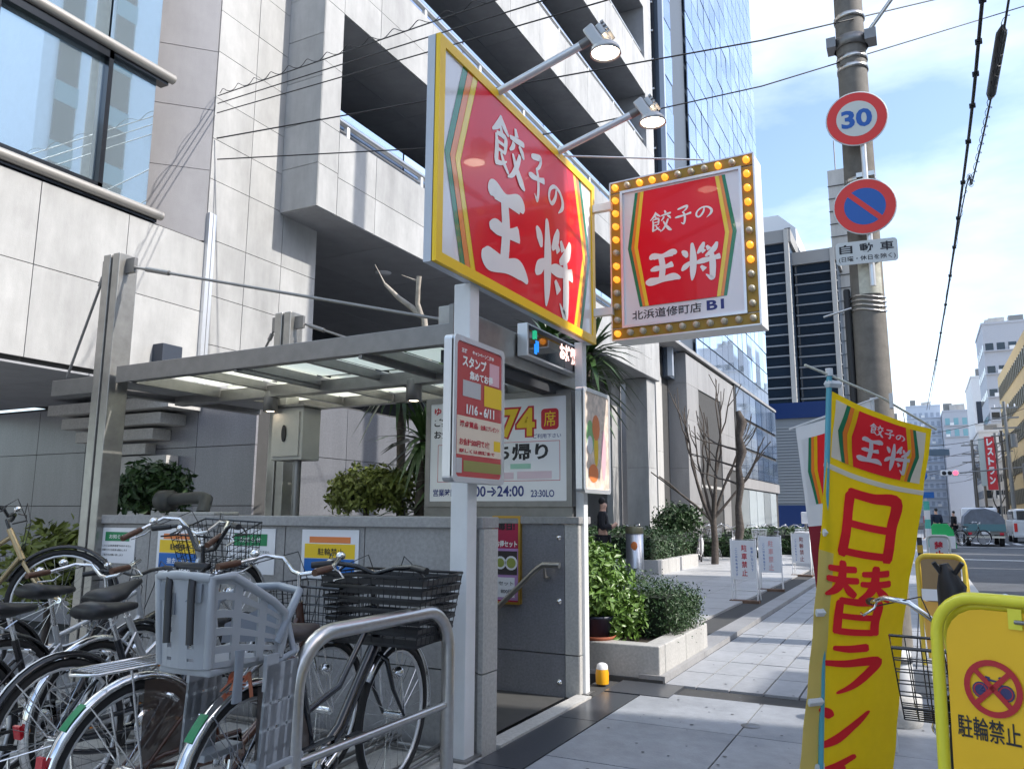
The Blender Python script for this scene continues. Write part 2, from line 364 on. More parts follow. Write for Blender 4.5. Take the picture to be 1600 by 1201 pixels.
# area in front of the wall where the bicycles stand
bk = tag(MB().box((-12, -8, -.1), (-2.22, 4.03, -.02)).build('bicycle_yard', backing), kind='structure')
tiles(bk, -11.8, -2.24, -5.6, 4.0, .6, .6, stone_l, 0, 90, 'yard_slab', 'yard_slab_field')
rg = random.Random(12)
mb = MB()
for _ in range(240):
    x, y = rg.uniform(-1.85, .5), 2.5 + 9 * rg.random() ** 1.5; r_ = rg.uniform(.004, .013)
    mb.add([(x + r_ * math.cos(a) * rg.uniform(.7, 1.2), y + r_ * math.sin(a) * rg.uniform(.7, 1.2), .0035) for a in [k * PI / 4 for k in range(8)]], [list(range(8))])
mb.build('gum_spots', pl('gum', (.10, .10, .11), rough=.9), sw, kind='stuff')
MB().lathe([(0, .0028), (.055, .0028), (.06, .0)], (-1.05, 5.35, .001), 20).build('drain_cap', steel_d, sw)
# kerb
kb = tag(MB().box((.62, -60, -.14), (.79, -2, -.002)).build('kerb', stone_l), kind='structure')
kme = MB().box((0, .006, 0), (.17, .994, .142)).mesh('kerb_stone', stone_l)
for k in range(90): inst(kme, 'kerb_stone', (.62, -2 + k, -.14), kb)
tag(MB().box((.62, 88, -.14), (.79, 300, .002)).build('far_kerb', stone_l), kind='structure')
rs = tag(MB().box((6.6, -60, -.14), (10, 400, .0)).build('far_sidewalk', stone_l), kind='structure')
# plaza, one low step above the pavement
pz = tag(MB().box((-30, 6.32, -.1), (-1.9, 60, .02)).build('plaza', backing), kind='structure')
tiles(pz, -9.45, -2.1, 6.33, 40.6, .7, .7, plaza_m, .05, 280, 'plaza_tile', 'plaza_tile_field')
for k in range(28): MB().box((-2.1, 6.33 + k * 1.3, 0), (-1.885, 6.33 + k * 1.3 + 1.292, .052)).build('plaza_edge_stone', stone_g, pz)

# ================================================================== SETTING: buildings on the left
X0 = -6.5; XP = -7.11
ob = thing('office_building', 'pale stone office block with long balcony bands above the stair entrance', 'building', (-9, 10, 0))
FX = lambda x: fr((x, 0, 0), (0, 1, 0), (0, 0, 1))          # facing +X : u = Y, v = Z
FY = lambda y: fr((0, y, 0), (1, 0, 0), (0, 0, 1))          # facing -Y : u = X, v = Z
# lower left wall
mb = MB().box((-7.9, -8, 2.7), (XP - .035, 6.14, 4.38)).box((-12, -8, 2.7), (-7.9, 5.2, 4.38)); mb.box((-12, -8, 2.62), (XP - .05, 6.14, 2.7)); mb.build('lower_wall', backing, ob)
panels(ob, stone_w, FX(XP), [-5.1, -3.55, -2, -.45, 1.1, 2.65, 4.22, 5.15, 6.14], [2.68, 3.55, 4.36])
panels(ob, soffit, fr((0, 0, 2.615), (1, 0, 0), (0, -1, 0)), rng(-12, XP, 1.2), rng(-6.1, 5, 1.2), name='soffit_panel', t=.02)
# window bay with projecting ledges
mb = MB().box((-9, -8, 4.36), (XP - .2, 5.3, 17)); mb.build('inner_room', pl('room_blue', (.06, .10, .14), rough=.9), ob)
wy = [-4.2, -2.6, -1.0, .6, 2.35, 3.55, 4.78, 5.38]
for k, (z0, z1) in enumerate(((4.5, 5.98), (6.12, 7.9), (7.9, 9.8), (9.8, 12))):
    for i in range(len(wy) - 1):
        y0, y1 = wy[i], wy[i + 1]
        MB().box((XP - .06, y0 + .012, z0), (XP - .05, y1 - .012, z1 - .01)).build('window_pane', glass_w, ob)
for i, y in enumerate(wy[4:]):
    if k and y < 5.3: MB().box((XP - .06, y - .02, 4.46), (XP + .02, y + .02, 6.0)).build('window_mullion', blackg, ob)
fm = MB()
for (y0, y1) in ((3.62, 4.80),):
    fm.box((XP - .05, y0, 4.5), (XP + .03, y0 + .05, 5.97)); fm.box((XP - .05, y1 - .05, 4.5), (XP + .03, y1, 5.97)); fm.box((XP - .05, y0, 4.5), (XP + .03, y1, 4.55)); fm.box((XP - .05, y0, 5.9), (XP + .03, y1, 5.97))
fm.build('window_frame', blackg, ob)
MB().cyl((XP + .03, -8, 6.05), (XP + .03, 5.52, 6.05), .055).build('upper_ledge', pl('ledge_metal', (.38, .36, .33), rough=.35, metal=.4), ob)
MB().box((XP - .1, -8, 5.96), (XP + .02, 5.47, 6.02)).build('ledge_seat', blackg, ob)
MB().cyl((XP + .04, -8, 4.45), (XP + .04, 5.5, 4.45), .05).build('lower_ledge', MT['ledge_metal'], ob)
MB().box((XP - .1, -8, 4.37), (XP + .02, 5.46, 4.41)).build('ledge_seat', blackg, ob)
# chamfered pier face
a = V((-7.84, 5.4, 0)); b = V((XP, 6.13, 0)); dv = (b - a); ln = dv.length
Fc = fr(a, dv, (0, 0, 1))
MB(Fc).box((0, 4.38, -.4), (ln, 18, -.035)).build('chamfer_wall', backing, ob)
panels(ob, mat('warm_grey_stone', (.36, .35, .36), .6, sc=3, var=.06, bump=.15, bsc=90, rnd=.03, stain=.12), Fc, [0, ln], [4.38, 5.24, 5.99, 6.74, 7.49, 8.24, 9.0, 10, 11], name='chamfer_panel')
# pier with the white side
mb = MB().box((-10, 6.14, 2.62), (XP - .035, 8.0, 18)); mb.build('pier', backing, ob)
pz_ = [2.62, 3.2, 3.77, 4.43, 5.15, 5.65, 6.17, 6.76, 7.3, 7.9, 8.5, 9.1, 9.8, 10.5]
panels(ob, stone_w, FX(XP), [6.14, 6.75, 7.35, 8.0], pz_, name='pier_panel')
MB().box((XP - .02, 6.13, 2.7), (XP + .05, 6.18, 4.72)).build('conduit', alu, ob); MB().box((XP - .02, 6.2, 2.7), (XP + .04, 6.24, 4.72)).build('conduit', alu, ob)
MB().box((XP, 5.55, 2.86), (XP + .16, 5.8, 3.06)).build('wall_lamp_box', pl('slate_box', (.03, .04, .06), rough=.5), ob, bev=.008)
# side of the balcony block, facing the camera
FS = FY(7.28)
panels(ob, stone_w, FS, [XP, X0 - .002], [5.12, 5.7, 6.29, 6.9, 7.5, 8.1, 8.8, 9.5, 10.2, 11], name='side_panel')
# balcony bands
YE = 22.1; FL = 2.87
mb = MB()
for k in range(7):
    z = 5.14 + k * FL
    mb.box((X0 - .3, 7.31, z), (X0 - .035, YE, z + 1.13)); mb.box((-9.2, 7.31, z + .0), (X0 - .3, YE, z + .2))
mb.box((X0 - .6, 7.31, 5.14), (X0 - .035, 7.66, 25)); mb.box((-8.6, 21.35, 5.14), (X0 - .035, YE, 25))
mb.build('balcony_core', soffit, ob)
for k in range(6):
    z = 5.12 + k * FL
    us = [7.66] + [8.47 + 1.36 * i for i in range(10)] + [21.35]
    if k < 5: panels(ob, stone_w, FX(X0), us, [z, z + .52, z + 1.15] if k < 2 else [z, z + 1.15], name='parapet_panel')
    panels(ob, stone_w, FX(X0), [21.35, YE], [z, z + 1.15, z + FL], name='fin_panel')
    panels(ob, stone_w, FX(X0), [7.285, 7.66], [z, z + .57, z + 1.15, z + 2.0, z + FL], name='fin_panel') if k < 3 else None
    panels(ob, stone_w, FS @ Mx.Translation((0, 0, 0)), [XP, X0 - .002], [11, 12.4, 14], name='side_panel') if k == 3 else None
    panels(ob, soffit, fr((0, 0, z + FL - .001), (1, 0, 0), (0, -1, 0)), [-8.2, -7.4, X0 - .03], [-y for y in rng(7.7, 21.3, 1.36)][::-1], name='soffit_panel', t=.012)
    # glass line and rail
    zg = z + 1.1
    for i in range(5):
        y0 = 7.7 + i * 2.72; MB().box((-8.22, y0 + .03, zg - .9), (-8.2, y0 + 2.69, z + FL)).build('balcony_window', glass_d, ob)
    for i in range(8 if k < 4 else 0): MB().box((X0 - .2, 7.7 + i * 1.7, z + .9), (X0 - .19, 9.36 + i * 1.7, z + 1.62)).build('balustrade_glass', glass_t, ob)
    MB().cyl((X0 - .12, 7.7, z + 1.4), (X0 - .12, 21.35, z + 1.4), .045, n=10).build('rail', steel, ob)
    MB().cyl((X0 - .12, 7.7, z + 1.27), (X0 - .12, 21.35, z + 1.27), .018, n=8).build('rail', steel_d, ob)
    pm = MB().box((-.03, -.03, 0), (.03, .03, .27)).mesh('rail_post', white_p)
    for i in range(8): inst(pm, 'rail_post', (X0 - .12, 7.95 + i * 1.8, z + 1.14), ob)
# under the block
panels(ob, soffit, fr((0, 0, 5.115), (1, 0, 0), (0, -1, 0)), [-11, -9.6, -8.1, X0 - .01], [-y for y in rng(7.3, 22.08, 1.6)][::-1], name='soffit_panel', t=.02)
for (x, y) in ((-7.4, 9.9), (-7.9, 8.2), (-7.6, 13), (-7.6, 17)):
    MB().lathe([(0, -.02), (.12, -.02), (.14, 0)], (x, y, 5.1), 16).build('ceiling_lamp', sign_w, ob)
MB().box((-11.2, 8, 0), (-11, 30, 5.1)).build('lobby_wall', dark_in, ob)
MB().box((-11, 22.0, 0), (-7.7, 22.1, 5.1)).build('lobby_end_wall', stone_g, ob)
panels(ob, stone_g, FY(22.0), [-11, -9.8, -8.75, -7.7], [0, 2.2, 5.1], name='lobby_panel')
for (x0, x1, y0) in ((-7.62, -7.45, 20.6), (-7.25, -6.62, 21.2)):
    cb = MB().box((x0 + .03, y0 + .03, 0), (x1 - .03, y0 + .7, 5.1)).build('column', backing, ob)
    panels(ob, stone_w, FY(y0), [x0, x1], [0.05, 2.6, 5.1], name='column_panel'); panels(ob, stone_w, FX(x1), [y0, y0 + .75], [0.05, 2.6, 5.1], name='column_panel')
MB().box((-9.4, 6.2, 0), (-9.2, 30, 25)).build('inner_wall', dark_in, ob) if 0 else None
# ground floor wall behind the stair, facing the camera, with inverted steps
gw = thing('stair_flank_wall', 'shaded grey panel wall with stepped corbels behind the canopy', 'wall', (-8.5, 6.4, 0))
MB().box((-22, 6.24, 0), (-6.25, 6.6, 2.61)).build('wall_core', backing, gw)
panels(gw, stone_b, FY(6.2), [-12, -10.9, -9.95, -9.0, -7.9, -7.1, -6.22], [0, .75, 1.38, 2.02, 2.58], name='wall_panel')
for k in range(4):
    x1 = -7.45 - k * .13; x0 = -8.75 - k * .0 + k * .13
    MB().box((x0 - .35, 5.75 + k * .1, 2.42 - k * .155), (x1 + .4 - k * .1, 6.19, 2.54 - k * .155)).build('corbel', stone_l, gw)
MB().box((-8.6, 6.02, 0), (-7.35, 6.18, 1.93)).build('pier_block', stone_l, gw)
MB().box((-8.66, 6.0, 0), (-8.6, 6.18, 1.93)).build('pier_trim', stone_w, gw)
MB().box((-8.55, 6.005, 1.46), (-8.28, 6.018, 1.56)).build('blue_plate', ink_bl, gw)
mb = MB().box((-6.5, 6.62, 0), (-6.25, 13, 2.6)); mb.build('wall_core', backing, gw)
panels(gw, mat('shade_granite', (.14, .145, .16), .5, sc=40, var=.16, rnd=.05, stain=.2), FX(-6.22), [6.62, 7.7, 8.8, 9.9, 11, 12.1], [0, 1.1, 1.95, 2.58], name='wall_panel')  # granite darkened here: the wall's shade is put into its colour

# glass tower and its granite base
gt = thing('glass_tower', 'tall blue glass curtain wall tower behind the bulb sign', 'tower', (-12, 38, 0))
TX = -7.3
MB().box((-26, 26.1, 6), (TX - .1, 46, 78)).build('tower_core', pl('tower_core', (.05, .07, .1)), gt)
mb = MB()
for j in range(60): mb.box((-7.95, 25.9, 7.3 + j * 1.15), (TX - .25, 26.0, 7.36 + j * 1.15))
mb.build('corner_grid', alu, gt, kind='stuff')
MB().box((-8.0, 25.95, 6), (TX - .25, 26.1, 78)).build('corner_strip', pl('tower_edge', (.004, .006, .01), rough=.3), gt)
pm = {}; P = []
ys = rng(26.2, 45.9, 1.16)
for i in range(len(ys) - 1):
    for j in range(62): P.append((ys[i], 6.9 + j * 1.15, i))
P.sort(key=lambda p: (p[1] < 7.5) * 5 + abs(p[1] - 16) + p[0] * .4)
wd = ys[1] - ys[0]
me_a = MB().box((0, .03, .03), (.04, wd - .03, 1.12)).mesh('glass_pane', glass_t); me_b = MB().box((-.25, .03, .03), (-.2, wd - .03, 1.12)).mesh('glass_pane', glass_b)
ra = MB(); rb = MB()
for q, (y, z, i) in enumerate(P):
    dk = i in (1, 2)
    if q < 298: inst(me_b if dk else me_a, 'glass_pane', (TX, y, z), gt, rot=(0, R.uniform(-.012, .012), R.uniform(-.012, .012)))
    elif dk: rb.box((TX - .25, y + .03, z + .03), (TX - .2, y + wd - .03, z + 1.12))
    else: ra.box((TX, y + .03, z + .03), (TX + .04, y + wd - .03, z + 1.12))
ra.build('upper_panes', glass_t, gt, kind='stuff'); rb.build('dark_panes', glass_b, gt, kind='stuff')
mb = MB().box((TX - .1, 26.1, 6), (TX + .07, 26.28, 78)); mb.build('tower_corner', pl('tower_frame', (.45, .5, .58), rough=.3, metal=.4), gt)
FG = FX(-7.0)
gb = thing('granite_building', 'grey granite podium building with tall pilasters below the glass tower', 'building', (-10, 34, 0))
MB().box((-14, 27.05, 0), (-7.04, 33.9, 6.95)).box((-14, 33.9, 0), (-7.04, 35, 6.9)).build('podium', backing, gb)
def sk(u, v): return (28.7 < u < 32.2 and v < 6.0)
us = [27.0, 28.65, 30.4, 32.25, 33.6, 34.95]
panels(gb, stone_g, FG, us, [0.03, 1.7, 3.2, 4.6, 5.86, 6.9], name='podium_panel', skip=lambda u, v: (28.7 < u < 32.2 and v < 5.8) or (34 < u < 42 and v < 3) )
panels(gb, stone_g, FY(27.0), [-8.6, -7.8, -7.02], [0.03, 2.9, 5.86, 6.95], name='podium_panel')
panels(gb, stone_l, FX(-7.62), [25.4, 26.1], [0.03, 3.4, 7.0], name='pilaster_panel'); panels(gb, stone_g, FY(25.4), [-8.9, -8.2, -7.64], [0.03, 3.4, 7.0], name='pilaster_panel')
MB().box((-9, 25.44, 0), (-7.66, 27.05, 6.95)).build('pilaster_core', backing, gb)
MB().box((-9, 25.3, 7.0), (-6.9, 46, 7.12)).build('cornice', stone_g, gb)
MB().box((-7.6, 28.75, 0), (-7.55, 32.2, 2.0)).build('doorway', dark_in, gb)
MB().box((-7.5, 28.9, 2.3), (-7.03, 32.1, 2.4)).build('door_lintel', stone_l, gb)
for i in range(3):
    for j in range(4): MB().box((-7.1, 28.85 + i * 1.1, 2.5 + j * .82), (-7.06, 29.85 + i * 1.1, 3.25 + j * .82)).build('window_pane', glass_t if i != 2 else glass_b, gb)
for i in range(5): MB().box((-6.96, 35.3 + i * 1.9, .3), (-6.92, 37.1 + i * 1.9, 2.45)).build('shop_window', pl('shop_glass', (.45, .5, .52), rough=.1, metal=.2, rnd=.3), gb)
# glazed wing of the podium with mirror panels
wg = thing('mirror_glass_building', 'mirror glass front with grey spandrels right of the granite podium', 'building', (-10, 40, 0))
MB().box((-14, 35, 0), (-6.97, 45.6, 7.0)).build('core', backing, wg)
for i in range(7):
    for j in range(3):
        MB().box((-6.95, 35.2 + i * 1.5, 3.0 + j * 1.35), (-6.9, 36.6 + i * 1.5, 4.2 + j * 1.35)).build('window_pane', glass_t if (i < 3) else glass_b, wg)
for j in range(1): MB().box((-6.97, 35, 2.5), (-6.85, 45.6, 2.95)).build('spandrel', stone_g, wg)

# dark banded towers in the distance
def banded(name, label, x0, x1, y, z1, n, m_b, fins=(), depth=14, z0=0):
    t = thing(name, label, 'tower', ((x0 + x1) / 2, y, 0))
    MB().box((x0, y, z0), (x1, y + depth, z1)).build('shaft', pl('dark_shaft', (.02, .035, .06), rough=.25), t)
    st = (z1 - 1.2 - z0) / n
    lb = MB().box((0, -.2, 0), (x1 - x0, 0, .13)).mesh('ledge', m_b)
    gl = MB().box((.05, -.08, .24), (x1 - x0 - .05, -.05, st - .03)).mesh('window_band', glass_s)
    for j in range(n):
        inst(lb, 'ledge', (x0, y, z0 + j * st), t); inst(gl, 'window_band', (x0, y, z0 + j * st), t)
    for fx in fins: MB().box((fx, y - .5, z0), (fx + .4, y, z1)).build('fin', stone_l, t)
    MB().box((x0 - .2, y - .4, z1 - 1.2), (x1 + .2, y + depth, z1)).build('crown', pl('tower_cap', (.3, .3, .3), rough=.6), t)
    return t
banded('banded_tower', 'dark tower with close white ledges left of the twin tower', -13.4, -9.2, 74, 27.4, 27, pl('ledge_white', (.26, .28, .31), rough=.5), fins=(-9.6,))
banded('banded_tower', 'dark banded tower with grey cap behind the utility pole', -9.1, -5.4, 76, 25.7, 25, MT['ledge_white'], fins=(-5.9,))
t = thing('panel_tower', 'tall grey stone tower slab with small antenna behind the road signs', 'tower', (-4.5, 80, 0))
MB().box((-6.0, 80, 0), (-2.8, 92, 35.0)).build('shaft', stone_l, t)
for j in range(22): MB().box((-6.05, 79.9, 6 + j * 1.3), (-2.75, 79.98, 6.06 + j * 1.3)).build('joint_line', backing, t)
MB().cyl((-5.3, 81, 35), (-5.3, 81, 38.5), .06).build('antenna', steel_d, t)
t = thing('white_tower', 'white angular topped tower behind the dark banded tower', 'tower', (-12, 90, 0))
MB(fr((0, 90, 0), (1, 0, 0), (0, 0, 1))).poly([(-15, 0), (-10.4, 0), (-10.4, 33.2), (-12.2, 35), (-15, 35)], -10).build('shaft', pl('white_cladding', (.75, .76, .78)), t)
MB().box((-11.6, 89.9, 32.8), (-11.0, 89.99, 33.3)).build('window', ink, t)
# building with blue bands
t = thing('blue_band_building', 'grey louvred building with blue sign band on top and blue base', 'building', (-9.5, 66, 0))
MB().box((-11.2, 66, 0), (-5.4, 74, 10.2)).build('body', pl('grey_louvre', (.27, .29, .31), rough=.5), t)
lm = MB().box((-11.1, 65.93, 0), (-5.5, 66.0, .12)).mesh('louvre', pl('louvre', (.34, .36, .38), rough=.4))
for j in range(26): inst(lm, 'louvre', (0, 0, 2.3 + j * .235), t)
MB().box((-11.25, 65.8, 8.95), (-5.35, 66, 10.2)).build('top_band', pl('band_blue', (.008, .035, .15), rough=.4), t)
MB().box((-11.25, 65.8, 0), (-5.35, 66, 2.1)).build('base_band', MT['band_blue'], t)
# street blocks further along on the left and at the end
def block(name, label, x0, x1, y0, y1, z1, m, face='y', cols=4, rows=6, gm=None, sill=0, z0=1.5, ws=.55, hs=.5):
    t = thing(name, label, 'building', ((x0 + x1) / 2, (y0 + y1) / 2, 0))
    MB().box((x0, y0, 0), (x1, y1, z1)).build('wall', m, t)
    MB().box((x0 - .1, y0 - .1, z1), (x1 + .1, y1 + .1, z1 + .3)).build('roof', m, t)
    gm = gm or glass_s
    dz = (z1 - z0 - .5) / rows; rq = random.Random(int(y0 * 7 + x0))
    for q in range(3): xa = x0 + (x1 - x0) * rq.uniform(.05, .6); ya = y0 + rq.uniform(.5, 3); MB().box((xa, ya, z1 + .3), (xa + rq.uniform(.6, 2), ya + 1.5, z1 + rq.uniform(.9, 2.2))).build('roof_plant', stone_l if q else steel_d, t)
    for j in range(rows): MB().box((x0 - .12, y0 - .35, z0 + j * dz - .12), (x1 + .05, y0 + .02, z0 + j * dz)).build('balcony_slab', m, t)
    for j in range(rows): xa = x0 + (x1 - x0) * rq.uniform(.05, .8); MB().box((xa, y0 - .34, z0 + j * dz), (xa + .7, y0 - .02, z0 + j * dz + .5)).build('air_conditioner', white_p, t)
    def put(F, L_, nc):
        du = L_ / nc; me = MB().box((0, 0, -.05), (du * ws, dz * hs, .04)).mesh('window', gm)
        for i in range(nc):
            for j in range(rows):
                o = bpy.data.objects.new('window', me); C.collection.objects.link(o); o.parent = t
                o.matrix_local = Mx.Translation(-OFF[t]) @ F @ Mx.Translation((du * (i + .5 - ws / 2), z0 + j * dz + .1, 0))
    if 'y' in face: put(fr((x0, y0, 0), (1, 0, 0), (0, 0, 1)), x1 - x0, cols)
    if 'x' in face: put(fr((x1, y0, 0), (0, 1, 0), (0, 0, 1)), y1 - y0, max(2, round((y1 - y0) / 2.6)))
    if 'w' in face: put(fr((x0, y1, 0), (0, -1, 0), (0, 0, 1)), y1 - y0, max(2, round((y1 - y0) / 2.6)))
    return t
pale = lambda n, c: mat(n, c, .8, var=.05)  # far street blocks: distance haze is put into their pale colours
block('street_block', 'low grey building beside the banner on the left kerb far down', -8, -3.2, 95, 110, 9, pale('pg1', (.42, .43, .45)), 'xy', 3, 4)
block('street_block', 'white building far down the left side of the street', -7, -3.0, 112, 135, 13, pale('pg2', (.66, .67, .68)), 'xy', 3, 6)
block('street_block', 'pale blue grey hotel slab at the end of the street', -1.5, 5.0, 190, 205, 24.5, pale('pg3', (.55, .60, .68)), 'y', 6, 12, pl('pale_win', (.35, .4, .48)))
block('street_block', 'tower with a teal glass penthouse at the end of the street', 5.1, 9.6, 180, 198, 22, pale('pg4', (.45, .47, .52)), 'y', 3, 2, pl('teal_win', (.2, .4, .45), rough=.2), z0=17, hs=.6)
block('street_block', 'tall white blank building in the middle distance right', 8.8, 12.5, 150, 168, 24, pale('pg5', (.74, .74, .74)), 'y', 2, 3, z0=2)
block('street_block', 'grey tiled tower block behind the cream building', 9.2, 16, 125, 138, 27.5, pale('pg6', (.46, .48, .53)), 'yw', 5, 8, glass_s, ws=.7, hs=.3)
block('street_block', 'white low shop building behind the red sign', 7.2, 9.4, 118, 138, 12, pale('pg7', (.66, .66, .66)), 'yw', 2, 5)
block('street_block', 'long grey building closing the left of the street', -6, -2.2, 140, 185, 16, pale('pg8', (.5, .52, .56)), 'xy', 2, 7)
cb = thing('cream_building', 'cream building with long dark window bands on the right', 'building', (14, 88, 0))
MB().box((9.05, 70, 0), (16, 108, 17.4)).build('wall', mat('cream_paint', (.62, .47, .24), .7, var=.06, sc=1), cb)
for j in range(5):
    z = 2.6 + j * 3.0
    MB().box((8.98, 71, z), (9.03, 107, z + 1.45)).build('window_band', pl('band_glass', (.06, .07, .07), rough=.2), cb)
    mm = MB().box((8.9, 0, z - .02), (8.99, .14, z + 1.47)).mesh('mullion', pl('mullion', (.3, .28, .22), rough=.5))
    for k in range(24): inst(mm, 'mullion', (0, 71.5 + k * 1.5, 0), cb)
block('street_block', 'warm white corner building below the cream facade', 9.1, 9.9, 109, 117, 8, pale('pg9', (.6, .56, .5)), 'yw', 1, 3)
# opposite side of the street, beyond the frame: what the windows mirror and what shades the pavement
def opp(label, y0, y1, h, m, x=10.0, strips=False):
    t = thing('opposite_building', label, 'building', (x + 4, (y0 + y1) / 2, 0))
    MB().box((x, y0, 0), (x + 9, y1, h)).build('wall', m, t)
    n = max(1, round((y1 - y0) / 2.2)); du = (y1 - y0) / n
    for i in range(0 if strips else n):
        for j in range(int(h // 3)):
            MB().box((x - .06, y0 + du * (i + .68), j * 3 + .8), (x - .02, y0 + du * (i + .98), j * 3 + 2.3)).build('window', glass_s, t)
    return t
pb = pale('pale_blue_cladding', (.62, .74, .88))
opp('pale office facade opposite the bicycle yard', -16, 7.3, 14.6, pale('opp1', (.6, .6, .6)))
opp('small brown building opposite the plaza edge', 7.95, 9.2, 9.6, pale('opp2', (.4, .36, .33)))
opp('grey house front opposite the first hedge', 9.75, 12.6, 7.0, pale('opp3', (.5, .5, .5)))
t = opp('tall pale blue office tower mirrored in the corner window', 14, 19.5, 23, pb, strips=True)
for k in range(3):
    y = 14.5 + k * 1.9; MB().box((9.93, y, 1), (9.97, y + .75, 22.5)).build('window_strip', glass_s, t)
    for j in range(10): MB().box((9.9, y - .02, 2 + j * 2.1), (9.95, y + .77, 2.7 + j * 2.1)).build('spandrel', pl('teal_spandrel', (.12, .26, .32), rough=.3), t)
opp('beige building opposite the granite podium', 22.4, 27, 11, pale('opp4', (.55, .5, .42)))
opp('dark brick building opposite the glass tower', 28.4, 36, 12, pale('opp5', (.25, .2, .17)))
opp('pale long building opposite the mirror block', 38, 52, 10, pale('opp6', (.6, .6, .58)))
opp('low white building before the cream building', 54, 68, 8, pale('opp7', (.65, .65, .62)))

# ================================================================== STAIR ENTRANCE
fwall = thing('stair_wall', 'low grey granite wall with four notices behind the bicycles', 'wall', (-4, 4.1, 0))
MB().box((-5.66, 4.07, -1.5), (-2.27, 4.18, 1.2)).build('wall_core', backing, fwall)
panels(fwall, stone_g, FY(4.05), [-5.66, -5.05, -4.4, -3.75, -3.1, -2.27], [-.02, .42, 1.22], name='wall_panel')
MB().box((-5.7, 4.02, 1.22), (-2.245, 4.22, 1.285)).build('coping', stone_g, fwall, bev=.006)
panels(fwall, stone_l, FX(-2.24), [4.02, 4.2], [-.02, .42, 1.22], name='end_panel')
bwall = thing('stair_wall', 'polished dark granite stair wall with bolts and a handrail', 'wall', (-4, 5.7, 0))
MB().box((-6.0, 5.64, -2), (-2.34, 5.78, 1.2)).build('wall_core', backing, bwall)
panels(bwall, stone_b, FY(5.61), [-6, -5.0, -4.0, -3.0, -2.42], [-2, -1, .28, 1.23], name='wall_panel')
panels(bwall, stone_l, FY(5.60), [-2.42, -2.305], [-.02, .28, 1.23], name='end_panel'); panels(bwall, stone_l, FX(-2.305), [5.6, 5.79], [-.02, .28, 1.23], name='end_panel')
MB().box((-6.0, 5.58, 1.23), (-2.29, 5.82, 1.285)).build('coping', stone_g, bwall, bev=.006)
bm = MB().lathe([(0, -.012), (.012, -.01), (.018, 0), (.022, .004)], (0, 0, 0), 12, 'y').mesh('bolt', chrome)
for z in (1.13, .66, .08): inst(bm, 'bolt', (-2.47, 5.604, z), bwall)
hr = tag(None or thing('handrail', 'grey tubular handrail sloping down the polished stair wall', 'handrail', (-2.5, 5.52, .9)))
MB().tube([(-2.43, 5.52, .93), (-2.56, 5.52, .93), (-2.62, 5.52, .89), (-4.0, 5.52, -.35)], .021, 12).build('rail', bronze_m, hr)
MB().cyl((-2.43, 5.52, .93), (-2.425, 5.52, .93), .024).build('end_cap', steel, hr)
MB().tube([(-2.55, 5.52, .91), (-2.55, 5.54, .84), (-2.55, 5.61, .83)], .011, 8).build('bracket', bronze_m, hr)
st = tag(MB().box((-5.3, 4.18, -2.4), (-2.33, 5.62, -2.3)).build('stair_floor', backing), kind='structure')
for k in range(10): MB().box((-2.33 - .28 * k - .28, 4.19, -.17 * (k + 1) - .17), (-2.33 - .28 * k, 5.60, -.17 * (k + 1))).build('step', stone_l, st)
# notices
def notice(x0, x1, z0, z1, kind, label):
    t = thing('notice', label, 'notice', ((x0 + x1) / 2, 4.045, z0), 'paper notices on the low wall')
    F = fr((x0, 4.046, z0), (1, 0, 0), (0, 0, 1)); W, H_ = x1 - x0, z1 - z0
    MB(F).box((0, 0, 0), (W, H_, .004)).build('paper', sign_w, t)
    if kind == 'g':
        MB(F).box((W * .16, H_ * .62, .004), (W * .84, H_ * .88, .006)).build('green_header', ink_g, t)
        lettering(t, F, [('お知らせ', W * .28, H_ * .69, W * .44, H_ * .12)], letter_w, z=.0075)
        lettering(t, F, [('こちらは自転車置場ではありません', W * .1, H_ * .46, W * .8, H_ * .06), ('放置された自転車は撤去します', W * .1, H_ * .34, W * .7, H_ * .06), ('ご協力をお願い致します', W * .1, H_ * .2, W * .6, H_ * .06)], ink, z=.0055)
    else:
        MB(F).box((W * .14, H_ * .74, .004), (W * .86, H_ * .86, .006)).build('orange_header', ink_o, t)
        MB(F).box((W * .06, H_ * .44, .004), (W * .94, H_ * .72, .006)).build('yellow_panel', ink_y, t)
        MB(F).box((W * .06, H_ * .12, .004), (W * .94, H_ * .43, .006)).build('blue_panel', ink_bl, t)
        lettering(t, F, [('駐輪禁止', W * .3, H_ * .5, W * .45, H_ * .14)], ink, z=.0075)
        lettering(t, F, [('撤去します', W * .25, H_ * .2, W * .5, H_ * .13)], letter_w, z=.0075)
notice(-5.6, -5.2, .93, 1.19, 'g', 'white notice with green header beside the steel canopy column')
notice(-4.96, -4.5, .88, 1.20, 'o', 'orange yellow and blue notice behind the black handlebars')
notice(-4.27, -3.83, .90, 1.20, 'g', 'white notice with green header behind the child seat bicycle')
notice(-3.6, -3.14, .88, 1.20, 'o', 'orange yellow and blue notice above the black wire basket')

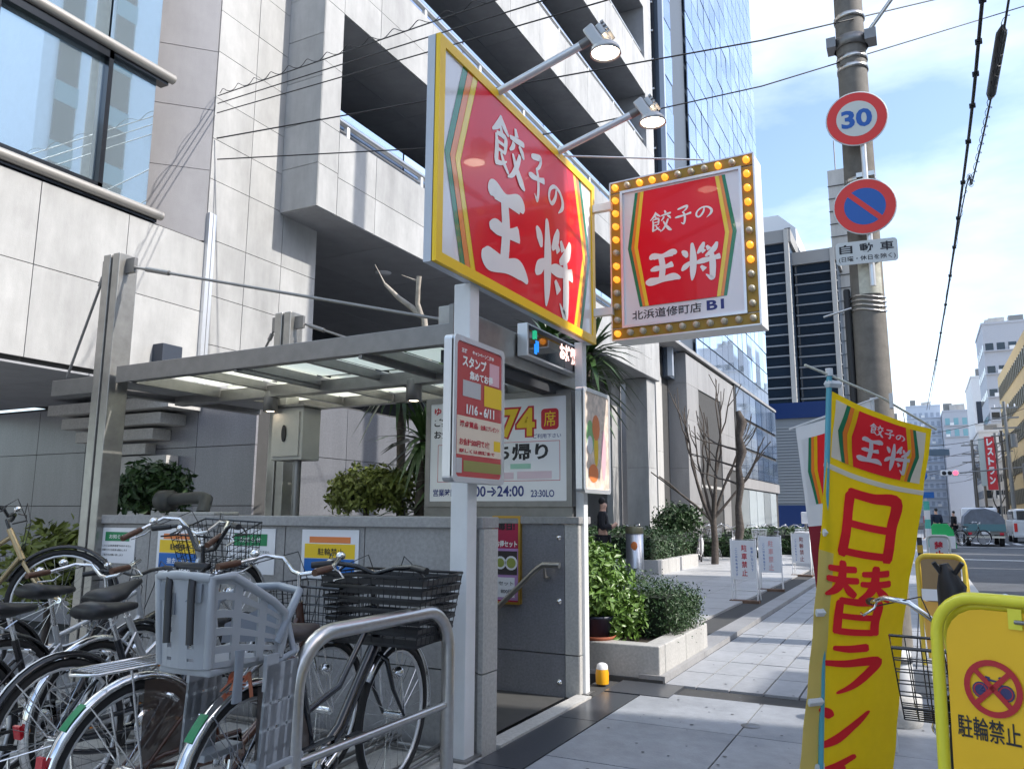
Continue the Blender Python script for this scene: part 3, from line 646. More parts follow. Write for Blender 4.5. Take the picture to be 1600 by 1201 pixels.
# ------------------------------------------------------------------ canopy
cn = thing('entrance_canopy', 'grey steel and glass canopy over the basement stair', 'canopy', (-4, 4.9, 0))
for (x, y, h, dn) in ((-5.66, 3.98, 3.36, 0), (-5.3, 5.55, 3.2, 0)):
    MB().box((x - .11, y, 0), (x - .02, y + .17, h)).build('column', bronze_m, cn, bev=.006)
    MB().box((x - .02, y + .02, 0), (x + .005, y + .15, h - .01)).build('column_web', steel_d, cn)
    MB().box((x + .005, y, 0), (x + .09, y + .17, h)).build('column', bronze_m, cn, bev=.006)
    pm2 = MB().box((x + .09, y + .06, h - .16), (x + .19, y + .09, h - .04)); pm2.box((x - .2, y + .06, h - .16), (x - .11, y + .09, h - .02)); pm2.build('gusset_plate', steel_d, cn)
def beam(a, b, wx, wz, m=steel_d, n='beam'): return MB().bar(a, b, wx, wz).build(n, m, cn, bev=.004)
ZC = 2.36
beam((-5.5, 4.02, ZC), (-2.47, 4.02, ZC + .02), .07, .13)
beam((-6.28, 4.05, ZC - .06), (-5.75, 4.05, ZC - .06), .14, .13)
beam((-5.5, 5.92, ZC), (-2.47, 5.92, ZC + .02), .07, .13); beam((-6.0, 4.1, ZC - .03), (-5.9, 5.9, ZC - .03), .08, .1)
beam((-5.9, 4.93, ZC - .06), (-2.5, 4.93, ZC - .04), .1, .1)
for k in range(6): beam((-5.4 + k * .58, 4.06, ZC - .01), (-5.4 + k * .58, 5.9, ZC - .01), .035, .07, n='rafter')
for k in range(3): beam((-5.35 + k * 1.1, 4.0, ZC - .03), (-5.35 + k * 1.1, 4.9, ZC - .03), .03, .09, n='hanger')
for k in range(5):
    for (y0, y1) in ((4.09, 4.88), (4.98, 5.86)):
        MB().box((-5.37 + k * .58, y0, ZC + .03), (-4.85 + k * .58, y1, ZC + .045)).build('glass_panel', canopy_g, cn)
MB().box((-2.56, 4.0, ZC - .05), (-2.45, 6.05, ZC + .20)).build('fascia', bronze_m, cn, bev=.005)
MB().box((-2.47, 3.98, ZC - .03), (-2.44, 4.06, ZC + .2)).build('fascia_corner', steel_d, cn)
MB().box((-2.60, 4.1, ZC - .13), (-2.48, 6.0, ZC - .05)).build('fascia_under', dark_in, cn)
MB().box((-5.9, 4.07, ZC - .03), (-5.42, 5.88, ZC + .0)).build('soffit_sheet', soffit, cn)
for (x, y) in ((-4.80, 4.93), (-3.36, 4.93)):
    lp = MB().lathe([(0, .17), (.058, .17), (.06, .16), (.06, 0), (.052, 0), (.05, .02), (0, .02)], (x, y, 2.14), 20).build('downlight', steel_d, cn)
    MB().lathe([(0, .0), (.035, .0), (.036, .012)], (x, y, 2.145), 16).build('bulb', lamp_on, lp)
def rod(a, b, n='tension_rod'):
    a = V(a); b = V(b); d = b - a
    MB().cyl(a, b, .011, n=8).cyl(a + d * .05, a + d * .14, .02, n=8).build(n, steel_d, cn)
rod((-5.48, 4.05, 3.24), (-2.5, 4.03, 2.47)); rod((-5.16, 5.64, 3.1), (-3.3, 5.9, 2.42)); rod((-5.83, 4.05, 3.25), (-6.2, 4.05, 2.4)); rod((-5.5, 5.64, 3.06), (-5.9, 5.64, 2.4))
# cabinet on a post
cbn = thing('control_cabinet', 'grey steel control cabinet on a post behind the low wall', 'cabinet', (-4.75, 5.0, 0))
MB().box((-4.86, 5.02, 1.74), (-4.52, 5.24, 2.18)).build('body', mat('cabinet_grey', (.42, .41, .38), .5, var=.08), cbn, bev=.006)
MB().box((-4.83, 5.005, 1.77), (-4.55, 5.02, 2.14)).build('door', MT['cabinet_grey'], cbn, bev=.003)
MB().box((-4.9, 4.98, 2.18), (-4.48, 5.26, 2.2)).build('hood', steel_d, cbn)
MB(fr((-4.7, 5.0, 1.96), (1, 0, 0), (0, 0, 1))).poly([(math.cos(a) * .022, math.sin(a) * .07) for a in [2 * PI * k / 16 for k in range(16)]], .012).build('lock', blackp, cbn)
MB().cyl((-4.66, 5.13, 0), (-4.66, 5.13, 1.74), .035).build('post', steel_d, cbn)
# LED sign
led = thing('led_sign', 'narrow black electronic sign with blue mark on the canopy edge', 'sign', (-2.42, 5.3, 2.5))
FL_ = fr((-2.36, 4.84, 2.39), (0, 1, 0), (0, 0, 1))
MB(FL_).box((0, 0, -.08), (1.0, .235, 0)).build('case', alu, led, bev=.004)
MB(FL_).box((.02, .015, 0), (.98, .22, .004)).build('screen', glass_d, led)
mb = MB(FL_)
for (a, b, c, d) in ((.07, .13, .1, .19), (.1, .14, .14, .2)): mb.box((a, b, .004), (c, d, .007))
mb.build('green_mark', pl('led_green', (.02, .5, .25), emit=.3), led); mb = MB(FL_)
for (a, b, c, d) in ((.12, .05, .17, .13), (.1, .03, .14, .1)): mb.box((a, b, .004), (c, d, .0075))
mb.build('blue_mark', pl('led_blue', (.02, .25, .8), emit=.4), led)
lettering(led, FL_, [('お持帰り', .55, .07, .40, .13)], pl('led_text', (.9, .6, .55), emit=1.2), z=.007, bold=.04)

# ------------------------------------------------------------------ big pole sign
bs = thing('pole_sign', 'large red restaurant sign with yellow frame on two white posts', 'sign', (-2.3, 4.7, 0))
for (x0, x1, y0, y1) in ((-2.37, -2.26, 3.87, 3.98), (-2.35, -2.28, 5.66, 5.74)):
    MB().box((x0, y0, 0), (x1, y1, 2.64)).build('post', mat('post_paint', (.74, .75, .76), .4, var=.05, stain=.08), bs, bev=.006)
    MB().box((x0 - .03, y0 - .03, 0), (x1 + .03, y1 + .03, .012)).build('base_plate', steel_d, bs)
MB().box((-2.30, 3.43, 2.64), (-2.245, 5.80, 3.97)).build('box', mat('sign_side', (.52, .56, .62), .4, var=.05), bs)
FB = fr((-2.23, 3.43, 2.64), (0, 1, 0), (0, 0, 1)); W, H_ = 2.37, 1.33
mb = MB(FB)
for (a, b, c, d) in ((0, 0, W, .06), (0, H_ - .06, W, H_), (0, .06, .06, H_ - .06), (W - .06, .06, W, H_ - .06)): mb.box((a, b, -.02), (c, d, .012))
mb.build('yellow_frame', sign_y, bs)
MB(FB).box((.06, .06, -.015), (W - .06, H_ - .06, -.002)).build('white_face', sign_w, bs)
def chevron(F, W, H_, b, xt, xm, m, z, name, par):
    xl = lambda: [(xt, b), (xm, H_ / 2), (xt, H_ - b)]
    p = [(xt, b), (W - xt, b), (W - xm, H_ / 2), (W - xt, H_ - b), (xt, H_ - b), (xm, H_ / 2)]
    MB(F @ Mx.Translation((0, 0, z))).poly(p).build(name, m, par)
for i, (xt, xm, m, n) in enumerate(((.27, .085, sign_gn, 'green_stripe'), (.325, .14, sign_o, 'orange_stripe'), (.385, .195, sign_ly, 'yellow_stripe'), (.44, .25, sign_r, 'red_field'))):
    chevron(FB, W, H_, .06, xt, xm, m, .0005 + i * .0015, n, bs)
mb = MB(FB)
glyph(mb, '餃', .62, .80, .45, .38, .008, 1.2); glyph(mb, '子', 1.14, .80, .26, .35, .008, 1.15); glyph(mb, 'の', 1.46, .84, .27, .21, .008, 1.15)
glyph(mb, '王', .50, .14, .63, .58, .008, 1.35); glyph(mb, '将', 1.25, .10, .65, .63, .008, 1.3)
mb.build('lettering', letter_w, bs)
# floodlight arms
for y in (4.14, 5.09):
    MB().cyl((-2.3, y, 3.95), (-1.66, y, 4.13), .025).build('lamp_arm', alu, bs)
    MB().cyl((-2.3, y + .03, 3.97), (-2.3, y + .03, 4.04), .02).build('bolt_stub', alu, bs)
    F = fr((-1.58, y, 4.13), (0, 1, 0), (-.5, 0, .86))
    lh = MB(F).box((-.07, -.1, -.01), (.07, .07, .06)).box((-.05, -.04, .06), (.05, .05, .1)).build('floodlight', pl('lamp_cast', (.5, .5, .5), rough=.4, metal=.5), bs, bev=.012)
    for q in range(4): MB(F).box((-.045, -.05 + q * .03, .1), (.045, -.04 + q * .03, .12)).build('cooling_fin', MT['lamp_cast'], lh)
    F2 = fr((-1.50, y, 4.07), (0, 1, 0), (.85, 0, .5))
    MB().tube([(-1.66, y, 4.13), (-1.6, y, 4.15)], .03, 10).build('swivel', steel_d, lh)
    MB().lathe([(.05, .0), (.085, -.035), (.095, -.07), (.088, -.07), (.07, -.03)], (-1.50, y, 4.10), 16).build('reflector', MT['lamp_cast'], lh)
    MB().lathe([(0, -.055), (.085, -.06)], (-1.50, y, 4.10), 16).build('lens', lamp_on, lh)

# ------------------------------------------------------------------ bulb sign
sm = thing('bulb_sign', 'square red and white sign framed with amber light bulbs', 'sign', (-1.5, 5.8, 2.65))
W2, H2 = 1.15, 1.31
rm = Mx.Rotation(math.radians(-3.0), 4, 'Z')
FSn = Mx.Translation((-2.08, 5.80, 2.655)) @ rm @ fr((0, 0, 0), (1, 0, 0), (0, 0, 1))
MB(FSn).box((0, 0, -.24), (W2, H2, -.012)).build('box', white_p, sm, bev=.004)
mb = MB(FSn)
for (a, b, c, d) in ((0, 0, W2, .095), (0, H2 - .095, W2, H2), (0, .095, .095, H2 - .095), (W2 - .095, .095, W2, H2 - .095)): mb.box((a + .006, b + .006, -.014), (c - .006, d - .006, .004))
mb.build('bulb_board', olive, sm)
mb = MB(FSn)
for (a, b, c, d) in ((0, -.004, W2, .006), (0, H2 - .006, W2, H2 + .004), (-.004, 0, .006, H2), (W2 - .006, 0, W2 + .004, H2)): mb.box((a, b, -.02), (c, d, .01))
for (a, b, c, d) in ((.09, .09, W2 - .09, .11), (.09, H2 - .11, W2 - .09, H2 - .09), (.09, .11, .11, H2 - .11), (W2 - .11, .11, W2 - .09, H2 - .11)): mb.box((a, b, -.01), (c, d, .02))
mb.build('inner_frame', alu, sm)
MB(FSn).box((.11, .11, -.01), (W2 - .11, H2 - .11, .002)).build('white_face', sign_w, sm)
def chev2(xt, xm, m, z, n):
    y0, y1, ym = .245, 1.185, .73; a, b = .11, W2 - .11
    p = [(xt + .02, y0), (W2 - xt - .02, y0), (W2 - xm, ym), (W2 - xt, y1), (xt, y1), (xm, ym)]
    MB(FSn @ Mx.Translation((0, 0, z))).poly(p).build(n, m, sm)
for i, (xt, xm, m, n) in enumerate(((.215, .145, sign_gn, 'green_stripe'), (.24, .175, sign_o, 'orange_stripe'), (.262, .20, sign_ly, 'yellow_stripe'), (.29, .23, sign_r, 'red_field'))): chev2(xt, xm, m, .004 + i * .0015, n)
mb = MB(FSn)
glyph(mb, '餃', .34, .82, .17, .17, .011); glyph(mb, '子', .54, .85, .13, .15, .011); glyph(mb, 'の', .70, .87, .13, .10, .011)
glyph(mb, '王', .29, .41, .28, .25, .011, 1.35); glyph(mb, '将', .58, .40, .30, .29, .011, 1.25)
mb.build('lettering', letter_w, sm)
lettering(sm, FSn, [('北浜道修町店', .17, .145, .55, .075)], ink, z=.004, bold=.012); lettering(sm, FSn, [('B1', .76, .15, .13, .075)], ink_b, 'store_floor', z=.004, bold=.03)
bo = MB(fr((0, 0, 0), (1, 0, 0), (0, 0, 1))).lathe([(.026, 0), (.026, .008), (.02, .012), (.024, .02), (.022, .034), (.012, .042), (0, .044)], n=12)
bon = bo.mesh('bulb', bulb_on); bof = bo.mesh('bulb', bulb_off)
offs = {1, 5, 6, 7, 9}
for i in range(11):
    for (z, top) in ((H2 - .05, 1), (.05, 0)):
        p = FSn @ V((.05 + i * (W2 - .1) / 10, z, .004)); on = (i not in offs) if top else (i == 0)
        inst(bon if on else bof, 'bulb', p, sm, rot=(0, 0, math.radians(-3)))
for j in range(1, 11):
    for x in (.05, W2 - .05):
        p = FSn @ V((x, .05 + j * (H2 - .1) / 11, .004)); on = j in (10, 8, 7, 5, 9, 4)
        inst(bon if on else bof, 'bulb', p, sm, rot=(0, 0, math.radians(-3)))
for z in (3.73, 2.86): MB().box((-2.3, 5.75, z), (-2.06, 5.80, z + .06)).build('bracket', white_p, sm)
MB().cyl((-2.25, 5.15, 3.97), (-1.3, 5.75, 3.99), .007, n=8).build('stay_rod', alu, sm)

# ------------------------------------------------------------------ poster frames on the posts
def rrect(W, H_, r, n=5):
    p = []
    for (cx, cy, a0) in ((W - r, r, -90), (W - r, H_ - r, 0), (r, H_ - r, 90), (r, r, 180)):
        for k in range(n + 1): a = math.radians(a0 + 90 * k / n); p.append((cx + r * math.cos(a), cy + r * math.sin(a)))
    return p
def frame_thing(name, label, F, W, H_, loc, border=.03, depth=.06, m=alu, r=.03, group=None, cat='poster frame'):
    t = thing(name, label, cat, loc, group)
    MB(F).poly(rrect(W, H_, r), -depth).build('backing', m, t)
    o = rrect(W, H_, r); i = [(border + x * (W - 2 * border) / W, border + y * (H_ - 2 * border) / H_) for x, y in o]; n = len(o)
    vs = [(x, y, -.01) for x, y in o] + [(x, y, .008) for x, y in o] + [(x, y, .008) for x, y in i] + [(x, y, -.002) for x, y in i]
    fs = []
    for a in range(3): fs += [(a * n + k, a * n + (k + 1) % n, (a + 1) * n + (k + 1) % n, (a + 1) * n + k) for k in range(n)]
    MB(F).add(vs, fs).build('frame', m, t)
    return t
F1 = fr((-2.19, 3.58, 1.47), (0, 1, 0), (0, 0, 1)); W1, H1 = .58, .80
p1 = frame_thing('poster_frame', 'silver framed red stamp campaign poster on the near white post', F1, W1, H1, (-2.2, 3.9, 1.47))
def rects(par, F, name, m, rs, z): 
    mb = MB(F)
    for (a, b, c, d) in rs: mb.quad((a, b, z), (c, b, z), (c, d, z), (a, d, z))
    return mb.build(name, m, par)
rects(p1, F1, 'poster', ink_r if 0 else pl('poster_red', (.50, .07, .07), rough=.25), [(.03, .03, .58, .77)], .001)
rects(p1, F1, 'poster_lower', pl('poster_cream', (.78, .66, .52), rough=.3), [(.045, .15, .565, .36)], .002)
rects(p1, F1, 'poster_foot', pl('poster_olive', (.3, .28, .08), rough=.4), [(.12, .06, .58, .12)], .002); rects(p1, F1, 'photo_yellow', ink_y, [(.34, .44, .55, .56)], .003); rects(p1, F1, 'photo_yellow', ink_y, [(.46, .19, .54, .25)], .003)
rects(p1, F1, 'photo_grey', pl('poster_grey', (.5, .5, .5)), [(.1, .47, .3, .56), (.04, .05, .1, .13)], .003); rects(p1, F1, 'photo_pink', ink_p, [(.40, .57, .52, .7)], .003)
lettering(p1, F1, [('スタンプ', .09, .635, .27, .065), ('集めてお得', .17, .57, .27, .05), ('1/16 - 6/11', .14, .375, .32, .055), ('王将', .08, .71, .06, .025), ('キャンペーン実施中', .2, .715, .25, .025)], letter_w, z=.004, bold=.04)
lettering(p1, F1, [('満点賞品', .07, .3, .2, .035), ('全員にプレゼント', .3, .3, .22, .03), ('お会計500円で1個', .07, .2, .34, .04), ('詳しくは店頭まで', .07, .16, .4, .022)], ink_r, 'red_lettering', z=.004, bold=.03)
F2 = fr((-2.19, 5.43, 1.46), (0, 1, 0), (0, 0, 1)); W3, H3 = .56, .79
p2 = frame_thing('poster_frame', 'silver framed food poster on the far white post', F2, W3, H3, (-2.2, 5.7, 1.46))
rects(p2, F2, 'poster', mat('poster_pale', (.72, .60, .50), .4, var=.35, sc=12), [(.03, .03, .53, .76)], .001)
def blob(par, F, n, m, cx, cy, rx, ry, z, k=14): 
    MB(F).add([(cx + rx * math.cos(2 * PI * i / k), cy + ry * math.sin(2 * PI * i / k), z) for i in range(k)], [list(range(k))]).build(n, m, par)
for (m, cx, cy, rx, ry, z) in ((ink_o, .26, .5, .08, .1, .003), (ink_y, .26, .34, .045, .14, .0025), (pl('poster_green', (.25, .5, .2)), .14, .42, .08, .13, .002), (ink_o, .2, .15, .1, .07, .003), (ink_p, .42, .3, .05, .2, .002), (sign_w, .13, .36, .06, .07, .0035)): blob(p2, F2, 'food_picture', m, cx, cy, rx, ry, z)

# ------------------------------------------------------------------ white info board over the stair wall
F3 = fr((-3.68, 5.60, 1.36), (1, 0, 0), (0, 0, 1)); WB, HB = 1.33, .90
bd = frame_thing('info_board', 'white illuminated board announcing seats and takeaway behind the near post', F3, WB, HB, (-3, 5.65, 1.36), border=.045, depth=.12, m=steel_d, r=.01, cat='board')
rects(bd, F3, 'panel', sign_w, [(.04, .04, WB - .04, HB - .04)], .001)
lettering(bd, F3, [('74', .70, .53, .33, .26)], ink_r, 'number_outline', z=.002, bold=.085); lettering(bd, F3, [('74', .715, .545, .30, .23)], ink_y, 'number', z=.004, bold=.03)
MB(F3).poly([(1.07 + a, .595 + b) for a, b in rrect(.15, .165, .03)], .0025).build('number_outline', ink_r, bd); lettering(bd, F3, [('席', 1.095, .62, .10, .12)], ink_y, 'number', z=.004, bold=.004)
lettering(bd, F3, [('ゆったり', .08, .76, .3, .06)], ink_r, 'red_lettering', z=.002, bold=.03)
lettering(bd, F3, [('ご宴会に', .08, .66, .3, .07), ('お気軽に', .08, .56, .3, .07)], ink, z=.002, bold=.03)
lettering(bd, F3, [('お持ち帰り', .3, .36, .83, .135), ], ink, z=.002, bold=.035); lettering(bd, F3, [('ご利用下さい', 1.0, .53, .24, .035)], ink_b, 'blue_lettering', z=.002)
mb = MB(F3)
for (a, b, c, d) in ((.12, .2, 1.23, .204), (.12, .505, 1.23, .509), (.12, .2, .124, .509), (1.226, .2, 1.23, .509)): mb.quad((a, b, .002), (c, b, .002), (c, d, .002), (a, d, .002))
mb.build('border_line', ink_r, bd)
for q in ((.64, .3, .70, .33), (.80, .295, .98, .335)): rects(bd, F3, 'green_patch', pl('soft_green', (.35, .62, .48)), [q], .002)
for q in ((.62, .215, .83, .27), (.86, .215, 1.16, .275)): rects(bd, F3, 'pink_patch', pl('soft_pink', (.74, .58, .63)), [q], .002)
lettering(bd, F3, [('営業時間', .08, .085, .22, .06), ('11:00→24:00', .36, .08, .56, .085), ('23:30LO', .98, .075, .2, .055)], ink_b, 'blue_lettering', z=.002, bold=.02)
MB().box((-3.7, 5.62, 1.285), (-2.36, 5.74, 1.36)).build('plinth', steel_d, bd)
# red menu poster on the stair wall
F4 = fr((-3.03, 5.585, .62), (1, 0, 0), (0, 0, 1))
mp_ = frame_thing('menu_frame', 'gold framed pink menu poster on the stair wall', F4, .25, .67, (-2.9, 5.6, .62), border=.018, depth=.025, m=pl('gold', (.55, .33, .06), rough=.35, metal=.5), r=.012)
rects(mp_, F4, 'poster', pl('poster_magenta', (.42, .02, .07)), [(.018, .018, .232, .652)], .0008); rects(mp_, F4, 'poster_lower', pl('poster_violet', (.45, .25, .5)), [(.02, .03, .23, .42)], .0015)
lettering(mp_, F4, [('毎日!', .05, .56, .15, .06)], ink, z=.003, bold=.05); lettering(mp_, F4, [('お得セット', .03, .43, .19, .05)], letter_w, z=.003, bold=.03)
rects(mp_, F4, 'photo', pl('poster_dark', (.05, .04, .04)), [(.03, .22, .22, .40)], .003)
blob(mp_, F4, 'bowl', sign_w, .075, .31, .05, .05, .004); blob(mp_, F4, 'bowl', sign_w, .17, .31, .055, .055, .004); blob(mp_, F4, 'soup', pl('soup', (.3, .35, .08)), .17, .31, .04, .04, .005); blob(mp_, F4, 'soup', MT['soup'], .075, .31, .035, .035, .005)
rects(mp_, F4, 'price_box', sign_w, [(.05, .05, .2, .2)], .003); lettering(mp_, F4, [('セット', .06, .14, .13, .03), ('800円', .08, .08, .1, .03)], ink, z=.0045)

# ================================================================== BICYCLES
def arc(cx, cz, r, a0, a1, n, y=0): return [(cx + r * math.cos(math.radians(a0 + (a1 - a0) * k / n)), y, cz + r * math.sin(math.radians(a0 + (a1 - a0) * k / n))) for k in range(n + 1)]
spoke_m = pl('spoke', (.7, .7, .7), rough=.25, metal=1)
def wheel_parts(root, cx, cz, r=.335, detail=True, tyre=rubber, M=I4, hub=.03):
    t = MB(M).tube(arc(cx, cz, r - .018, 0, 360, 32)[:-1], .019, 8, closed=True).build('wheel', tyre, root)
    MB(M).tube(arc(cx, cz, r - .04, 0, 360, 32)[:-1], .009, 6, closed=True, flat=1).build('rim', alu, t)
    s_ = MB(M); ns_ = 28 if detail else 12
    for k in range(ns_):
        a = 2 * PI * k / ns_; b = a + (.5 if k % 2 else -.5); sd = .028 if k % 4 < 2 else -.028
        s_.tube([(cx + .02 * math.cos(b), sd, cz + .02 * math.sin(b)), (cx + (r - .042) * math.cos(a), 0, cz + (r - .042) * math.sin(a))], .0013 if detail else .002, 3, cap=False)
    s_.build('spokes', spoke_m, t)
    MB(M).cyl((cx, -.045, cz), (cx, .045, cz), .018).cyl((cx, -.06, cz), (cx, .06, cz), .007, n=8).build('hub', chrome, t)
    return t
def fender(root, cx, cz, r, a0, a1, m, wdt=.027, stripe=None, M=I4):
    pts = arc(cx, cz, r, a0, a1, 20); vs = []
    prof = [(-wdt, -.014), (-wdt * .85, 0), (0, .009), (wdt * .85, 0), (wdt, -.014)]
    for p in pts:
        d = V((p[0] - cx, 0, p[2] - cz)).normalized()
        for (y, h) in prof: vs.append((p[0] + d.x * h, y, p[2] + d.z * h))
    q = len(prof); fs = [(i * q + j, i * q + j + 1, (i + 1) * q + j + 1, (i + 1) * q + j) for i in range(20) for j in range(q - 1)]
    f = MB(M).add(vs, fs, True).build('fender', m, root)
    b = f.modifiers.new('solid', 'SOLIDIFY'); b.thickness = .0015
    if stripe:
        sv = []
        for p in pts:
            d = V((p[0] - cx, 0, p[2] - cz)).normalized()
            for y in (-.006, .006): sv.append((p[0] + d.x * .0115, y, p[2] + d.z * .0115))
        MB(M).add(sv, [(i * 2, i * 2 + 1, i * 2 + 3, i * 2 + 2) for i in range(20)], True).build('fender_stripe', stripe, f)
    return f
def wire_basket(root, c, sx, sy, sz, m, M=I4, n=9, solid=False, wr=.0025):
    mb = MB(M); x, y, z = c; tp = 1.18
    def P(u, v, h): k = 1 + (tp - 1) * h; return (x + u * sx / 2 * k, y + v * sy / 2 * k, z + h * sz)
    for h in [i / 6 for i in range(7)]:
        r_ = wr * 2.2 if h == 1 else wr
        mb.tube([P(1, 1, h), P(-1, 1, h), P(-1, -1, h), P(1, -1, h)], r_ if not solid else .008, 4 if not solid else 6, closed=True)
    for k in range(n):
        t = -1 + 2 * k / (n - 1)
        for a, b in ((1, t), (-1, t), (t, 1), (t, -1)): mb.tube([P(a, b, 0), P(a, b, 1)], wr, 3, cap=False)
        mb.tube([P(t, 1, 0), P(t, -1, 0)], wr, 3, cap=False); mb.tube([P(1, t, 0), P(-1, t, 0)], wr, 3, cap=False)
    b = mb.build('basket', m, root)
    if solid:
        mb = MB(M)
        for (a, bq) in (((1, 1), (-1, 1)), ((-1, 1), (-1, -1)), ((-1, -1), (1, -1)), ((1, -1), (1, 1))):
            for h in range(7):
                h0 = h / 7 + .02; h1 = h0 + .085
                mb.quad(P(*a, h0), P(*bq, h0), P(*bq, h1), P(*a, h1))
        mb.quad(P(1, 1, 0), P(-1, 1, 0), P(-1, -1, 0), P(1, -1, 0)); mb.build('basket_slats', m, b)
    return b
def bicycle(label, rear, front, frame_m, bars='city', bar_m=chrome, grip_m=blackp, basket=None, carrier=None, fend=chrome, stripe=None, seat_m=blackp,
            child=False, bz=.70, style='step', lean=0, steer=0, rz=.0, fz=.0, group='bicycles parked at the low wall', detail=True, seat_h=.84, name='bicycle', guard=None, light=True, sticker=False, bar_h=1.02, loop=False, tag_paper=False, dress=False):
    x0, y0 = rear; x1, y1 = front; hd = math.atan2(y1 - y0, x1 - x0)
    t = thing(name, label, 'bicycle', (x0, y0, rz), group); OFF[t] = V((0, 0, 0))
    t.rotation_mode = 'XYZ'; pitch = -math.asin(max(-.9, min(.9, (fz - rz) / 1.1)))
    t.matrix_world = Mx.Translation((x0, y0, rz)) @ Mx.Rotation(hd, 4, 'Z') @ Mx.Rotation(pitch, 4, 'Y') @ Mx.Rotation(math.radians(lean), 4, 'X')
    wr = .335; L_ = 1.10
    wheel_parts(t, 0, wr, wr, detail)
    HT, HBt = V((.86, 0, .88)), V((.915, 0, .66)); BB = V((.44, 0, .28)); ST = V((.30, 0, .70))
    # steering assembly turns about the head tube
    ax = (HT - HBt).normalized(); SM = Mx.Translation(HBt) @ Mx.Rotation(math.radians(steer), 4, ax) @ Mx.Translation(-HBt)
    wheel_parts(t, L_, wr, wr, detail, M=SM)
    f = MB()
    if style == 'step':
        f.tube([HBt + V((-.01, 0, .05)), (.70, 0, .40), (.55, 0, .30), BB], .021, 10); f.tube([HT + V((0, 0, -.08)), (.66, 0, .52), (.37, 0, .44)], .013, 8)
    elif style == 'diamond':
        f.tube([HBt + V((.0, 0, .03)), BB], .017, 10); f.tube([HT + V((.01, 0, -.05)), (.6, 0, .72), (.32, 0, .64)], .015, 10)
    else:
        f.tube([HBt + V((-.01, 0, .05)), (.62, 0, .38), BB], .026, 10, flat=1.2); f.tube([HT + V((0, 0, -.05)), (.6, 0, .56), (.36, 0, .5)], .014, 8)
    f.tube([BB, ST], .016, 10); f.tube([HBt, HT], .02, 10)
    for s_ in (-1, 1):
        f.tube([(BB.x, s_ * .03, BB.z), (.2, s_ * .05, .3), (0, s_ * .058, wr)], .009, 6); f.tube([(.325, s_ * .02, .60), (.15, s_ * .05, .48), (0, s_ * .058, wr)], .008, 6)
    f.cyl((BB.x, -.04, BB.z), (BB.x, .04, BB.z), .024).build('frame', frame_m, t)
    fk = MB(SM)
    for s_ in (-1, 1): fk.tube([(.92, 0, .645), (.93, s_ * .045, .62), (.985, s_ * .055, .48), (L_, s_ * .058, wr)], [.014, .013, .011, .008], 8)
    fk.build('fork', frame_m if style != 'step' else fend, t)
    fender(t, 0, wr, wr + .022, 20, 205 if detail else 170, fend, stripe=stripe); fender(t, L_, wr, wr + .022, -12, 145, fend, stripe=stripe, M=SM)
    sy = MB()
    for s_ in (-1, 1): sy.tube([(0, s_ * .055, wr), (-.30, s_ * .03, .22 + .12)], .003, 4).tube([(0, s_ * .055, wr), (-.22, s_ * .03, .62)], .003, 4)
    sy.build('fender_stay', chrome, t)
    # seat
    MB().cyl(ST, (.262, 0, seat_h - .03), .0125).build('seat_post', chrome, t)
    S0 = V((.25, 0, seat_h)); vs = []; prof = [(-.14, .085, .035), (-.10, .10, .045), (-.02, .085, .04), (.06, .045, .03), (.13, .022, .022), (.165, .01, .015)]
    nn = 12
    for (x, w_, h) in prof:
        for k in range(nn):
            a = 2 * PI * k / nn; vs.append(S0 + V((x, w_ * math.cos(a), (h * math.sin(a) if math.sin(a) > 0 else h * .9 * math.sin(a)) + (.012 if x < -.05 else 0))))
    sd = MB().add(vs, [(i * nn + k, i * nn + (k + 1) % nn, (i + 1) * nn + (k + 1) % nn, (i + 1) * nn + k) for i in range(len(prof) - 1) for k in range(nn)] + [list(range(nn))[::-1], list(range(len(prof) * nn - nn, len(prof) * nn))], True).build('saddle', seat_m, t)
    for s_ in (-1, 1): MB().tube(arc(.17, seat_h - .05, .022, 0, 360, 10)[:-1], .004, 4, closed=True).tube([(.15, s_ * .05, seat_h - .05), (.2, s_ * .05, seat_h - .08), (.28, s_ * .03, seat_h - .05)], .004, 5).build('saddle_spring', chrome, sd)
    # bars
    b = MB(SM); h = bar_h
    b.tube([HT, (.85, 0, h - .05)], .011, 8)
    if bars == 'city':
        for s_ in (-1, 1): b.tube([(.86, 0, h - .05), (.88, s_ * .06, h - .04), (.90, s_ * .14, h + .02), (.86, s_ * .22, h + .03), (.74, s_ * .265, h), (.62, s_ * .275, h - .01)], .0105, 8)
        G0, G1 = V((.73, .266, h)), V((.60, .277, h - .012))
    elif bars == 'loop':
        for s_ in (-1, 1): b.tube([(.86, 0, h - .08), (.87, s_ * .07, h - .07), (.88, s_ * .15, h + .04), (.87, s_ * .2, h + .06), (.80, s_ * .30, h + .05)], .0115, 8)
        G0, G1 = V((.84, .24, h + .055)), V((.79, .33, h + .05))
    else:
        for s_ in (-1, 1): b.tube([(.86, 0, h - .03), (.87, s_ * .1, h), (.85, s_ * .2, h + .01), (.80, s_ * .29, h)], .0115, 8)
        G0, G1 = V((.84, .21, h + .01)), V((.79, .31, h))
    hb = b.build('handlebar', bar_m, t)
